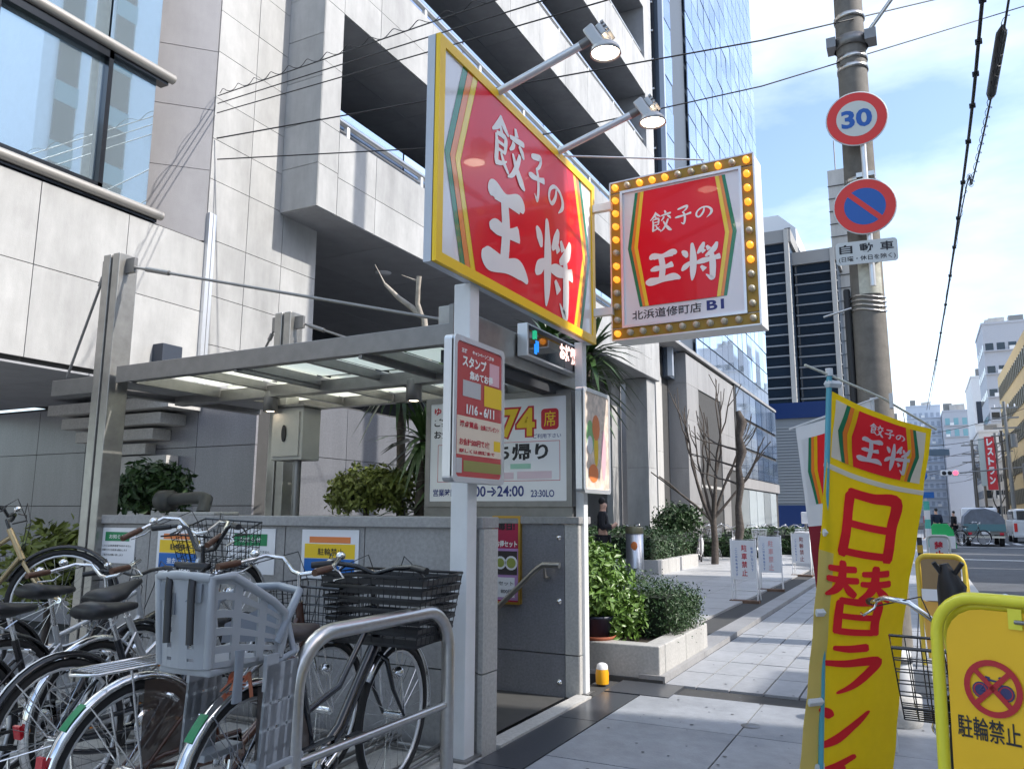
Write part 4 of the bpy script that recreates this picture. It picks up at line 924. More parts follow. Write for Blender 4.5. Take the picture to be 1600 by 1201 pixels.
    for s_ in (-1, 1):
        a_, b_ = V((G0.x, s_ * G0.y, G0.z)), V((G1.x, s_ * G1.y, G1.z))
        MB(SM).tube([a_, a_.lerp(b_, .5), b_], [.015, .017, .016], 10).build('grip', grip_m, hb)
        q = V((G0.x + .03, s_ * (G0.y - .015), G0.z))
        MB(SM).tube([q, q + V((.045, s_ * .01, -.02)), q + V((.03, s_ * .05, -.05)), q + V((-.06, s_ * .06, -.05))], .005, 6).build('brake_lever', chrome if bar_m == chrome else blackp, hb)
        MB(SM).tube([q + V((.04, 0, -.01)), (.96, s_ * .1, h + .05), (.98, s_ * .04, h - .1), (.92, s_ * .02, .72)], .0028, 5).build('brake_cable', blackp, hb)
    MB(SM).ell((G0.x + .03, .2, h + .045), (.024, .024, .02), 12, 6).build('bell', chrome, hb)
    if basket:
        bm_, bs_ = basket
        wire_basket(t, (1.04, 0, bz), .28 * bs_, .36 * bs_, .24 * bs_, bm_, M=SM, n=9 if detail else 5, solid=(bs_ > 1.1))
        MB(SM).tube([(1.0, .04, .70), (1.06, .06, .5), (L_, .062, wr)], .004, 5).tube([(1.0, -.04, .70), (1.06, -.06, .5), (L_, -.062, wr)], .004, 5).build('basket_stay', chrome, t)
    if light: MB(SM).lathe([(0, .05), (.022, .045), (.03, .02), (.026, 0), (0, -.01)], (1.0, -.06, .55), 12, 'x').build('headlight', chrome, t)
    if carrier:
        c = MB()
        for y in (-.06, -.03, 0, .03, .06): c.tube([(.16, y, .735), (-.22, y, .735)], .0035, 6)
        c.tube([(.2, .03, .72), (.16, .075, .735), (-.24, .075, .735), (-.29, 0, .735), (-.24, -.075, .735), (.16, -.075, .735), (.2, -.03, .72)], .0055, 6)
        for x in (-.15, 0, .12): c.tube([(x, -.075, .73), (x, .075, .73)], .0035, 6)
        for s_ in (-1, 1): c.tube([(-.1, s_ * .075, .735), (0, s_ * .062, wr + .01)], .005, 6)
        c.build('rear_carrier', carrier, t)
    # chain, crank, stand
    gd = MB().tube([(BB.x + .09, -.05, BB.z), (BB.x + .05, -.05, BB.z + .1), (.1, -.05, .38), (-.02, -.05, .36), (-.02, -.05, .30), (.1, -.05, .26), (BB.x, -.05, BB.z - .1)], .012, 6, closed=True)
    gd.build('chain_guard', guard or frame_m, t)
    if dress:
        vs = [(0, -.045, wr)] + [(p[0], -.045, p[2]) for p in arc(0, wr, wr + .005, 8, 92, 14)]
        MB().add(vs, [(0, i, i + 1) for i in range(1, 15)]).build('dress_guard', pl('dress_guard', (.07, .05, .04), rough=.3, alpha=.85), t)
    an = R.uniform(0, 6); ck = MB()
    for s_, a in ((-1, an), (1, an + PI)): MB().tube([(BB.x, s_ * .06, BB.z), (BB.x + .165 * math.cos(a), s_ * .075, BB.z + .165 * math.sin(a))], [.012, .009], 8).build('crank_arm', chrome, t)
    ck.lathe([(.02, -.05), (.085, -.052), (.085, -.047), (.02, -.045)], (BB.x, 0, BB.z), 20, 'y'); ckk = ck.build('chainring', chrome, t)
    for s_, a in ((-1, an), (1, an + PI)):
        px_, pz_q = BB.x + .165 * math.cos(a), BB.z + .165 * math.sin(a)
        MB().box((px_ - .045, s_ * .085, pz_q - .012), (px_ + .045, s_ * .165, pz_q + .012)).build('pedal', blackp, ckk)
        MB().box((px_ - .048, s_ * .1, pz_q - .007), (px_ - .045, s_ * .15, pz_q + .007)).build('pedal_reflector', pl('amber', (.8, .25, .02), rough=.2), ckk)
    MB().tube([(0, .07, wr), (-.02, .13, .02)], .009, 6).tube([(0, -.07, wr), (-.02, -.13, .02)], .009, 6).tube([(-.02, -.13, .012), (-.02, .13, .012)], .009, 6).build('stand', chrome, t)
    MB().box((-.368, -.018, .42), (-.355, .018, .48)).build('rear_reflector', pl('red_reflector', (.5, .01, .02), rough=.15, coat=.6), t)
    MB().tube([(.14, -.05, .58), (.1, -.07, .60), (.1, .07, .60), (.14, .05, .58)], .012, 6).build('ring_lock', chrome, t)
    if sticker:
        a0 = 128; sv = []
        for p in arc(0, wr, wr + .033, a0, a0 + 16, 4):
            for y in (-.018, .018): sv.append((p[0], y, p[2]))
        MB().add(sv, [(i * 2, i * 2 + 1, i * 2 + 3, i * 2 + 2) for i in range(4)]).build('green_sticker', ink_g, t)
    if tag_paper:
        o = pl('orange_tag', (.85, .30, .17), rough=.7); rr = random.Random(3); q = MB()
        for k in range(4):
            a = rr.uniform(95, 112); p0 = V(arc(0, wr, wr + .035, a, a, 1)[0]); q.tube([p0 + V((0, -.02, 0)), p0 + V((rr.uniform(-.03, .03), rr.uniform(-.07, .02), rr.uniform(.0, .06))), p0 + V((rr.uniform(-.06, .04), rr.uniform(-.06, .03), rr.uniform(-.05, .05)))], .011, 4, flat=.3)
        q.build('orange_tag', o, t, kind='stuff')
    if child: child_seat(t)
    return t
cs_m = pl('seat_grey', (.35, .365, .385), rough=.45); cs_d = pl('seat_dark_grey', (.20, .22, .25), rough=.5)
def slot_panel(mb, P, nu, nv, fill_u, fill_v, t):
    """a wall of bars with real openings; P maps (u,v)->point; nu x nv openings"""
    def strip(u0, u1, v0, v1, seg=4):
        for k in range(seg):
            a0 = u0 + (u1 - u0) * k / seg; a1 = u0 + (u1 - u0) * (k + 1) / seg
            p = [P(a0, v0), P(a1, v0), P(a1, v1), P(a0, v1)]; n = (p[1] - p[0]).cross(p[3] - p[0]).normalized() * t
            q = [x + n for x in p]; mb.add(p + q, [(0, 3, 2, 1), (4, 5, 6, 7), (0, 1, 5, 4), (1, 2, 6, 5), (2, 3, 7, 6), (3, 0, 4, 7)])
    for j in range(nv + 1):
        h = fill_v / 2 * (1.6 if j in (0, nv) else 1); c = j / nv; strip(0, 1, max(0, c - h), min(1, c + h), 6)
    for i in range(nu + 1):
        h = fill_u / 2 * (1.6 if i in (0, nu) else 1); c = i / nu; strip(max(0, c - h), min(1, c + h), 0, 1, 2)
def child_seat(t):
    """rear child seat: shell open to the front, slotted sides, guard hoop, foot guards, belts"""
    z0 = .80; xb, xf = -.26, .09
    c = thing('child_seat', None, None)
    c.parent = t; OFF[c] = V((0, 0, 0)); c.scale = (.86,) * 3; c.location = (-.12, 0, .11)
    for s_ in (-1, 1):
        def P(u, v, s_=s_):
            ztop = .34 - .15 * max(0, u - .25) ** 1.1 / .7
            return V((xb + (xf - xb) * u - .03 * v * (1 - u), s_ * (.115 + .06 * min(1, u * 1.3) + .015 * v), z0 + ztop * v))
        mb = MB(); slot_panel(mb, P, 3, 5, .10, .085, .012 * s_); mb.build('side_panel', cs_m, c)
        mb = MB().tube([P(0, .02), P(0, .55), P(0, 1.0), P(.25, 1.02), P(.5, 1.0), P(.8, 1), P(1, .98), P(1.04, .5), P(1, 0)], .017, 8); mb.build('side_rim', cs_m, c)
    def PB(u, v): return V((xb - .03 * v - .03 * math.sin(PI * u), (u - .5) * .25, z0 + .34 * v))
    mb = MB(); slot_panel(mb, PB, 2, 6, .3, .10, .012); mb.build('back_panel', cs_m, c)
    MB().tube([PB(0, 1), PB(.5, 1.03), PB(1, 1)], .018, 8).build('back_rim', cs_m, c)
    MB().box((xb - .05, -.1, z0 + .25), (xb - .045, .1, z0 + .32)).box((xb - .055, .02, z0 + .2), (xb - .04, .07, z0 + .28)).build('back_clip', cs_d, c)
    MB().box((xb, -.125, z0 - .03), (xf + .02, .125, z0)).build('seat_pan', cs_m, c, bev=.01)
    # front guard hoop
    hp = MB()
    hp.tube([(.06, -.18, z0 + .06), (.13, -.2, z0 + .2), (.24, -.15, z0 + .25), (.30, 0, z0 + .26), (.24, .15, z0 + .25), (.13, .2, z0 + .2), (.06, .18, z0 + .06)], .018, 8)
    hp.tube([(.05, -.18, z0 - .02), (.2, -.17, z0 + .0), (.29, -.06, z0 + .12), (.29, .06, z0 + .12), (.2, .17, z0), (.05, .18, z0 - .02)], .014, 8)
    hp.build('guard_hoop', pl('hoop_grey', (.25, .28, .32), rough=.4), c)
    sv = []
    for k in range(9):
        a = -1 + 2 * k / 8; x = .26 - .12 * a * a; sv += [(x, a * .17, z0 + .02), (x + .015, a * .17, z0 + .2 - .1 * abs(a))]
    MB().add(sv, [(i * 2, i * 2 + 2, i * 2 + 3, i * 2 + 1) for i in range(8)], True).build('guard_shield', MT['hoop_grey'], c)
    # foot guards
    for s_ in (-1, 1):
        def PF(u, v, s_=s_): return V((-.03 + .20 * u + .02 * v, s_ * (.20 - .0 * v), z0 - .42 + .40 * v))
        mb = MB(); slot_panel(mb, PF, 3, 4, .2, .22, .012 * s_); mb.build('foot_guard', cs_m, c)
        MB().box((.02, s_ * .11, z0 - .44), (.26, s_ * .21, z0 - .41)).build('foot_rest', cs_m, c, bev=.006)
        MB().box((-.02, s_ * .185, z0 - .12), (.06, s_ * .2, z0 + .02)).build('leg_strut', cs_m, c)
    # belts over the back
    for y in (-.05, .06): MB().tube([(xb + .03, y, z0 + .1), (xb, y, z0 + .33), (xb - .045, y, z0 + .37), (xb - .07, y - .02, z0 + .3), (xb - .08, y - .04, z0 + .1)], .014, 6, flat=.25).build('belt', blackp, c)
    MB().tube([(-.2, -.21, z0 + .07), (-.205, -.215, z0 - .02), (-.2, -.21, z0 - .12)], [.024, .022, .026], 10, flat=.5).build('foot_strap', cs_d, c)
    # grab handle above the back
    MB().tube([(xb - .02, -.05, z0 + .35), (xb + .0, -.08, z0 + .38), (xb, .08, z0 + .38), (xb - .02, .05, z0 + .35)], .014, 8).build('grab_handle', blackp, c)

champ = pl('champagne_paint', (.42, .33, .19), rough=.25, metal=.6); silver_f = pl('silver_frame', (.68, .70, .72), rough=.2, metal=.6); dk_frame = pl('dark_frame', (.012, .014, .02), rough=.18, coat=.6)
brown_f = pl('brown_frame', (.07, .03, .02), rough=.25, coat=.4); brown_g = pl('brown_grip', (.10, .045, .025), rough=.5); mag_f = pl('magenta_frame', (.25, .02, .09), rough=.25, coat=.5)
fr_b = pl('black_fender', (.015, .015, .017), rough=.25, coat=.3)
bicycle('dark electric bicycle with grey rear child seat and big black front basket', (-2.26, 2.28), (-2.38, 3.38), dk_frame, 'flat', blackg, blackp, (blackp, 1.3), None, chrome, child=True, seat_m=pl('brown_saddle', (.06, .045, .04), rough=.5), style='ebike', lean=1, seat_h=.83, sticker=True, tag_paper=True, dress=True, bar_h=1.05)
bicycle('bicycle with silver swept handlebar and black wire basket left of the child seat bicycle', (-2.74, 2.18), (-2.74, 3.33), brown_f, 'city', chrome, brown_g, (blackg, 1.05), chrome, chrome, sticker=True, style='step', lean=2, steer=4, dress=True, bar_h=1.06)
bicycle('black bicycle with tall black handlebar beside the white framed bicycle', (-3.36, 2.34), (-3.46, 3.45), dk_frame, 'loop', blackg, blackp, None, None, fr_b, white_p, lean=-3, steer=-6, bar_h=1.14, fz=.05)
bicycle('bicycle with silver fender and front wheel lifted on the rack behind the child seat', (-3.66, 2.72), (-3.84, 3.78), silver_f, 'city', chrome, brown_g, (blackg, .95), None, chrome, lean=3, fz=.34, rz=.03, bar_h=1.0)
bicycle('silver framed bicycle with black sporty saddle and low black handlebar', (-4.14, 2.52), (-4.30, 3.6), silver_f, 'flat', blackg, blackp, None, None, fr_b, None, style='diamond', seat_h=.88, lean=-2, steer=8, bar_h=.95)
bicycle('black bicycle with white striped fenders at the lower left', (-3.82, 2.14), (-4.02, 3.26), fr_b, 'city', chrome, brown_g, None, chrome, fr_b, white_p, lean=-4, bar_h=1.0, rz=.0)
bicycle('champagne coloured bicycle with front wheel raised beside the canopy column', (-5.95, 2.9), (-4.92, 3.58), champ, 'flat', blackg, blackp, None, None, fr_b, None, style='diamond', fz=.40, rz=.12, lean=-3, steer=10, bar_h=1.0)
bicycle('bicycle with white fenders and brown grips at the left edge', (-5.35, 1.95), (-5.45, 3.05), dk_frame, 'city', chrome, brown_g, None, None, chrome, white_p, lean=4, fz=.12, bar_h=1.08)
bicycle('black city bicycle half out of the left edge of the picture', (-4.72, 1.8), (-4.85, 2.9), brown_f, 'city', chrome, brown_g, None, chrome, fr_b, white_p, lean=-3, bar_h=1.0)
# sloping rack that lifts the front wheels
rk = thing('wheel_rack', 'low steel wheel rack along the foot of the granite wall', 'bicycle rack', (-4.2, 3.6, 0))
for i, x in enumerate((-2.4, -2.76, -3.1, -3.46, -3.84, -4.3, -4.65, -5.4)):
    hi = .33 if x in (-3.84, -4.65) else .03
    MB().tube([(x - .035, 3.3, .03), (x - .035, 3.95, .03 + hi), ], .012, 6).tube([(x + .035, 3.3, .03), (x + .035, 3.95, .03 + hi)], .012, 6).tube([(x, 3.95, .0), (x, 3.95, .04 + hi)], .015, 6).build('rail', steel_d, rk)
MB().tube([(-5.6, 3.35, .03), (-2.3, 3.35, .03)], .018, 8).tube([(-5.6, 3.9, .03), (-2.3, 3.9, .03)], .018, 8).build('base_bar', steel_d, rk)

# stainless hoop in front
hp = thing('bicycle_hoop', 'thick stainless steel hoop barrier with a crossbar in front of the bicycles', 'barrier', (-2.05, 3.0, 0))
yA, yB, hh, rr_ = 2.36, 3.43, .845, .20
pts = [(-2.1, yA, -.02), (-2.1, yA, hh - rr_)] + [(-2.1, yA + rr_ - rr_ * math.cos(a), hh - rr_ + rr_ * math.sin(a)) for a in [PI / 2 * k / 8 for k in range(1, 9)]] + \
      [(-2.1, yB - rr_ + rr_ * math.sin(a), hh - rr_ + rr_ * math.cos(a)) for a in [PI / 2 * k / 8 for k in range(0, 9)]] + [(-2.1, yB, -.02)]
MB().tube(pts, .032, 18).build('tube', steel, hp)
MB().cyl((-2.1, yA, .40), (-2.1, yB, .40), .017).build('crossbar', steel, hp)
for y in (yA, yB): MB().cyl((-2.1, y, 0), (-2.1, y, .05), .04).build('collar', blackp, hp)

# ================================================================== PLANTING
def leaves(mb, fn, n, size, rr, up_b=.3):
    for _ in range(n):
        p, nrm = fn(rr); s = size * rr.uniform(.6, 1.3)
        d = V((rr.gauss(0, 1), rr.gauss(0, 1), rr.gauss(0, 1) + up_b)).normalized(); d = (d + nrm * .8).normalized()
        a = d.cross(V((rr.gauss(0, 1), rr.gauss(0, 1), rr.gauss(0, 1)))).normalized(); b = a.cross(d)
        k = len(mb.v); mb.v += [p - a * s, p + b * s * .45 + d * s * .12, p + a * s, p - b * s * .45 + d * s * .12]; mb.f.append([k, k + 1, k + 2, k + 3]); mb.sm.append(False)
def f_ell(c, r, lump=.18):
    c = V(c)
    def f(rr):
        th = rr.uniform(0, 2 * PI); z = rr.uniform(-.7, 1); q = math.sqrt(max(0, 1 - z * z)); d = V((q * math.cos(th), q * math.sin(th), z))
        k = (rr.uniform(.0, 1) ** .25) * (1 + lump * math.sin(5 * th + 3 * z) * math.cos(4 * z + th * 2))
        return c + V((d.x * r[0] * k, d.y * r[1] * k, d.z * r[2] * k)), d
    return f
def f_box(a, b, lump=.04):
    def f(rr):
        p = [rr.uniform(a[i], b[i]) for i in range(3)]; n = V((0, 0, 0)); k = rr.choice((0, 0, 1, 1, 2, 2, 2, 3))
        if k == 0: s_ = rr.choice((0, 1)); p[0] = (a, b)[s_][0]; n = V((2 * s_ - 1, 0, 0))
        elif k == 1: s_ = rr.choice((0, 1)); p[1] = (a, b)[s_][1]; n = V((0, 2 * s_ - 1, 0))
        elif k == 2: p[2] = b[2]; n = V((0, 0, 1))
        # rounded shoulders
        cx, cy = (a[0] + b[0]) / 2, (a[1] + b[1]) / 2; ex = abs(p[0] - cx) / (b[0] - cx); ey = abs(p[1] - cy) / (b[1] - cy)
        if p[2] > a[2] + (b[2] - a[2]) * .6: p[2] -= (b[2] - a[2]) * .28 * max(ex, ey) ** 5
        return V(p) + V((rr.gauss(0, lump), rr.gauss(0, lump), rr.gauss(0, lump) + .03 * math.sin(p[0] * 5) * math.sin(p[1] * 4))), n
    return f
def hedge(name, label, a, b, n, size, m, seed, group=None, loc=None):
    t = thing(name, label, 'hedge', loc or ((a[0] + b[0]) / 2, (a[1] + b[1]) / 2, a[2]), group); rr = random.Random(seed)
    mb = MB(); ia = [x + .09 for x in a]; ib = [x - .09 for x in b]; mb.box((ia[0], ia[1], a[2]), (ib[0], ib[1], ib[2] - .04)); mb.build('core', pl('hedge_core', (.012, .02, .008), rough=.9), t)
    mb = MB(); leaves(mb, f_box(a, b), n, size, rr, .5); mb.build('foliage', m, t)
    return t
def planter(label, x0, x1, y0, y1, h, w_=.16):
    t = thing('planter', label, 'planter', ((x0 + x1) / 2, (y0 + y1) / 2, 0), 'granite planters on the plaza')
    L_ = [('x', x0, x1, y0), ('x', x0, x1, y1 - w_)]
    for y in (y0, y1 - w_):
        n = max(1, round((x1 - x0) / .8)); d = (x1 - x0) / n
        for i in range(n): MB().box((x0 + i * d + .003, y, .0), (x0 + (i + 1) * d - .003, y + w_, h)).build('curb_stone', stone_l, t, bev=.01)
    for x in (x0, x1 - w_):
        n = max(1, round((y1 - y0 - 2 * w_) / .6)); d = (y1 - y0 - 2 * w_) / n
        for i in range(n): MB().box((x, y0 + w_ + i * d + .003, .0), (x + w_, y0 + w_ + (i + 1) * d - .003, h)).build('curb_stone', stone_l, t, bev=.01)
    MB().box((x0 + w_, y0 + w_, 0), (x1 - w_, y1 - w_, h - .05)).build('soil', soil, t)
    return t
planter('low granite planter with a clipped hedge next to the stair', -4.6, -1.93, 6.36, 7.95, .27)
planter('granite planter with long hedge behind the stainless bollard', -8.6, -5.05, 16.7, 20.1, .35)
hedge('hedge', 'low dark clipped hedge in the planter next to the stair', (-4.4, 7.0, .24), (-2.0, 7.88, .70), 20000, .016, leaf_m, 5)
hedge('hedge', 'clipped hedge behind the stainless bollard', (-8.4, 16.85, .3), (-5.2, 19.9, .95), 11000, .036, leaf_m, 6)
t = thing('shrub', 'bright leafy shrub with pale green leaves behind the far white post', 'shrub', (-2.85, 6.95, .2))
mb = MB(); rr = random.Random(8)
leaves(mb, f_ell((-2.72, 6.85, .58), (.42, .36, .40), .25), 2600, .038, rr); leaves(mb, f_ell((-2.95, 7.2, .80), (.38, .4, .28), .25), 1800, .036, rr); leaves(mb, f_ell((-2.45, 6.75, .42), (.25, .25, .26), .2), 1000, .036, rr)
mb.build('foliage', leaf_b, t)
mb = MB()
for k in range(9): mb.tube([(-2.75 + rr.uniform(-.1, .1), 6.9, .15), (-2.75 + rr.uniform(-.35, .3), 6.9 + rr.uniform(-.3, .3), .75)], [.012, .005], 5)
mb.build('stems', bark, t)
t = thing('flower_pot', 'dark blue plant pot on a terracotta saucer beside the planter curb', 'pot', (-2.5, 6.5, .27))
MB().lathe([(0, .28), (.10, .28), (.13, .44), (.14, .44), (.14, .46), (.12, .46), (.11, .42), (0, .42)], (-2.52, 6.52, 0), 20).build('pot', pl('navy_pot', (.015, .02, .045), rough=.4), t)
MB().lathe([(0, .272), (.14, .272), (.16, .30), (.15, .30), (.13, .282)], (-2.52, 6.52, 0), 20).build('saucer', pl('terracotta', (.35, .10, .05), rough=.7), t)
mb = MB(); leaves(mb, f_ell((-2.52, 6.52, .62), (.2, .2, .2)), 500, .04, rr); mb.build('foliage', leaf_b, t)
t = thing('cone_base', 'small yellow and white marker standing at the foot of the far post', 'marker', (-2.36, 6.12, 0))
MB().lathe([(.05, 0), (.052, .08), (.045, .11)], (-2.32, 6.1, 0), 16).build('yellow_band', pl('marker_yellow', (.85, .40, .01), rough=.4), t)
MB().lathe([(.046, .11), (.04, .145), (.02, .155), (0, .156)], (-2.32, 6.1, 0), 16).build('white_top', white_p, t)
hedge('hedge', 'thin ground hedge at the foot of the granite podium', (-6.6, 24.9, 0), (-4.2, 25.6, .62), 3000, .05, leaf_m, 16)
hedge('hedge', 'long far hedge in front of the mirror glass building', (-6.4, 27.5, 0), (-3.2, 36, .8), 5000, .07, leaf_m, 17)
def round_bush(name, label, c, r, n, size, m, seed):
    t = thing(name, label, 'bush', (c[0], c[1], 0)); rr = random.Random(seed); mb = MB(); leaves(mb, f_ell(c, r, .34), n, size, rr); leaves(mb, f_ell((c[0] + r[0] * .5, c[1], c[2] + r[2] * .35), [q * .6 for q in r], .4), n // 4, size * 1.2, rr); mb.build('foliage', m, t)
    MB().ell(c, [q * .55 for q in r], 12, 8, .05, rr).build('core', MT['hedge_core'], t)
    MB().cyl((c[0], c[1], 0), (c[0], c[1], c[2]), .03, n=6).build('trunk', bark, t)
round_bush('bush', 'round clipped bush beside the white column', (-5.75, 20.6, 1.05), (.62, .6, .52), 2600, .05, leaf_m, 21)
round_bush('bush', 'yellow green feathery bush under the canopy between cabinet and palm', (-4.55, 5.95, 1.48), (.42, .3, .24), 2400, .035, leaf_y, 22)
round_bush('bush', 'dark glossy bush behind the wall beside the canopy column', (-6.3, 5.0, 1.48), (.36, .3, .26), 1700, .045, leaf_m, 23)
round_bush('bush', 'small grassy bush at the back of the bicycle yard', (-7.0, 4.6, .75), (.5, .4, .45), 900, .06, leaf_y, 24)

def palm(name, label, base, heads, seed, ln=.55, stem=True):
    t = thing(name, label, 'palm', base); rr = random.Random(seed); tr = MB(); lf = MB()
    for h in heads:
        h = V(h); b = V(base)
        if stem: tr.tube([b, b.lerp(h, .5) + V((rr.uniform(-.05, .05), rr.uniform(-.05, .05), 0)), h], [.06, .045, .04], 8)
        for k in range(80):
            a = rr.uniform(0, 2 * PI); e = rr.uniform(-.7, 1.3); d = V((math.cos(a) * math.cos(e), math.sin(a) * math.cos(e), math.sin(e))); l = ln * rr.uniform(.7, 1.15); s_ = V((-math.sin(a), math.cos(a), 0))
            P = [h + d * l * q + V((0, 0, -.38 * l * q * q * (1.3 - e * .5))) for q in (0, .35, .7, 1)]; W_ = (.014, .026, .018, .001)
            k0 = len(lf.v)
            for p, w_ in zip(P, W_): lf.v += [p - s_ * w_, p + s_ * w_]
            for q in range(3): lf.f.append([k0 + q * 2, k0 + q * 2 + 1, k0 + q * 2 + 3, k0 + q * 2 + 2]); lf.sm.append(False)
    if tr.v: tr.build('trunk', bark, t)
    lf.build('fronds', leaf_p, t)
palm('palm', 'dark spiky palm hanging beneath the canopy left of the info board', (-3.95, 6.0, 0), [(-3.95, 5.98, 1.95), (-3.75, 6.1, 1.6), (-4.1, 6.2, 1.3)], 31)
palm('palm', 'green spiky palm above the canopy between the two white posts', (-2.9, 6.5, 0), [(-2.95, 6.5, 2.85), (-2.6, 6.6, 2.75), (-2.65, 6.45, 2.5)], 32, ln=.5)
palm('palm', 'short palm tips rising above the middle of the canopy', (-4.4, 6.3, 0), [(-4.45, 6.3, 2.62), (-3.95, 6.3, 2.72)], 33, ln=.5)
def limb(mb, p, d, l, r, depth, rr, spread=.5, n=2, up_=.15):
    q = p + d * l; m_ = p.lerp(q, .5) + V((rr.uniform(-1, 1), rr.uniform(-1, 1), rr.uniform(-1, 1))) * l * .07
    mb.tube([p, m_, q], [r, r * .85, r * .7], 6 if r > .02 else 4, cap=True)
    if depth <= 0: return
    for k in range(n):
        e = (d + V((rr.uniform(-1, 1), rr.uniform(-1, 1), rr.uniform(-.3, 1) * .6 + up_)) * spread).normalized()
        limb(mb, q, e, l * rr.uniform(.65, .95), r * .62, depth - 1, rr, spread, n, up_)
t = thing('bare_branch', 'pale dead branch sticking up above the canopy', 'branch', (-3.8, 5.9, 2.4))
MB().tube([(-3.85, 6.0, 1.4), (-3.85, 5.9, 2.5), (-3.83, 5.75, 3.02), (-3.93, 5.7, 3.12), (-4.02, 5.62, 3.2), (-4.12, 5.55, 3.32)], [.035, .03, .028, .026, .022, .015], 7).tube([(-3.85, 5.74, 3.03), (-3.87, 5.7, 3.15), (-3.84, 5.66, 3.28), (-3.82, 5.64, 3.38)], [.026, .022, .02, .024], 7).tube([(-4.12, 5.55, 3.32), (-4.2, 5.5, 3.5)], [.008, .002], 4).tube([(-3.84, 5.66, 3.34), (-3.98, 5.6, 3.4)], [.008, .002], 4).build('wood', bark_l, t)
def bare_tree(label, base, seed, specs, tr=.11, th=1.4):
    t = thing('bare_tree', label, 'tree', base); rr = random.Random(seed); b = V(base); mb = MB()
    mb.tube([b, b + V((.03, 0, th * .5)), b + V((0, 0, th))], [tr, tr * .85, tr * .8], 9); mb.build('trunk', bark, t)
    for (dx, dz, l, r_, dep) in specs:
        mb = MB(); limb(mb, b + V((0, 0, th * rr.uniform(.8, 1))), V((dx * .89, dx * .456, dz)).normalized(), l, r_, dep, rr, .3); mb.build('limb', bark, t)
bare_tree('large pruned bare tree with upright limbs before the granite building', (-4.9, 21.2, 0), 41, [(-.35, 1, 1.2, .055, 3), (.08, 1, 1.35, .06, 3), (.3, 1, 1.1, .05, 3), (-.8, .7, 1.1, .04, 1), (.7, .8, 1.0, .045, 2), (-.1, 1, 1.25, .045, 2), (-.2, 1, 1.2, .045, 2)], .10, 1.2)
t = thing('bare_tree', 'knobbly pollarded tree trunk with almost no branches right of the bare tree', 'tree', (-3.75, 18.7, 0))
mb = MB(); P = [(-3.75, 18.7, 0), (-3.78, 18.7, .6), (-3.72, 18.7, 1.0), (-3.74, 18.7, 1.5), (-3.66, 18.7, 2.0), (-3.70, 18.7, 2.4), (-3.60, 18.7, 2.75), (-3.66, 18.7, 3.1), (-3.58, 18.7, 3.45), (-3.66, 18.7, 3.7)]
mb.tube(P, [.10, .085, .10, .07, .085, .07, .11, .08, .12, .06], 9).build('trunk', bark, t)
rr = random.Random(5); mb = MB()
for z in (2.0, 2.4, 2.8): limb(mb, V((-3.7, 18.7, z)), V((-.9, -.3, .3)), .5, .03, 2, rr, .6)
mb.build('limb', bark, t)
# pipes and boxes on the planter bed behind the low wall
t = thing('pipe_valve', 'dark iron pipe and valve lying on the ledge behind the low wall', 'pipe', (-5.6, 4.5, 1.29))
MB().tube([(-5.55, 4.55, 1.40), (-5.2, 4.55, 1.42), (-5.1, 4.55, 1.42), (-5.0, 4.5, 1.41), (-4.98, 4.45, 1.30)], .05, 12).build('pipe', mat('cast_iron', (.06, .06, .055), .6, var=.3), t)
MB().lathe([(.0, -.08), (.085, -.08), (.085, .05), (0, .05)], (-5.5, 4.55, 1.40), 16, 'x').build('flange', MT['cast_iron'], t)
tag(MB().box((-5.3, 4.4, 1.28), (-4.8, 4.66, 1.31)).build('stone_block', stone_l, loc=(-5, 4.5, 1.28), bev=.01), 'flat grey stone block under the iron pipe', 'stone')
tag(MB().box((-5.66, 4.2, 1.0), (-5.2, 5.64, 1.27)).build('bed_wall', stone_g), kind='structure'); tag(MB().box((-7.0, 5.8, 0), (-2.46, 6.18, 1.2)).build('planting_bed', stone_g), kind='structure')

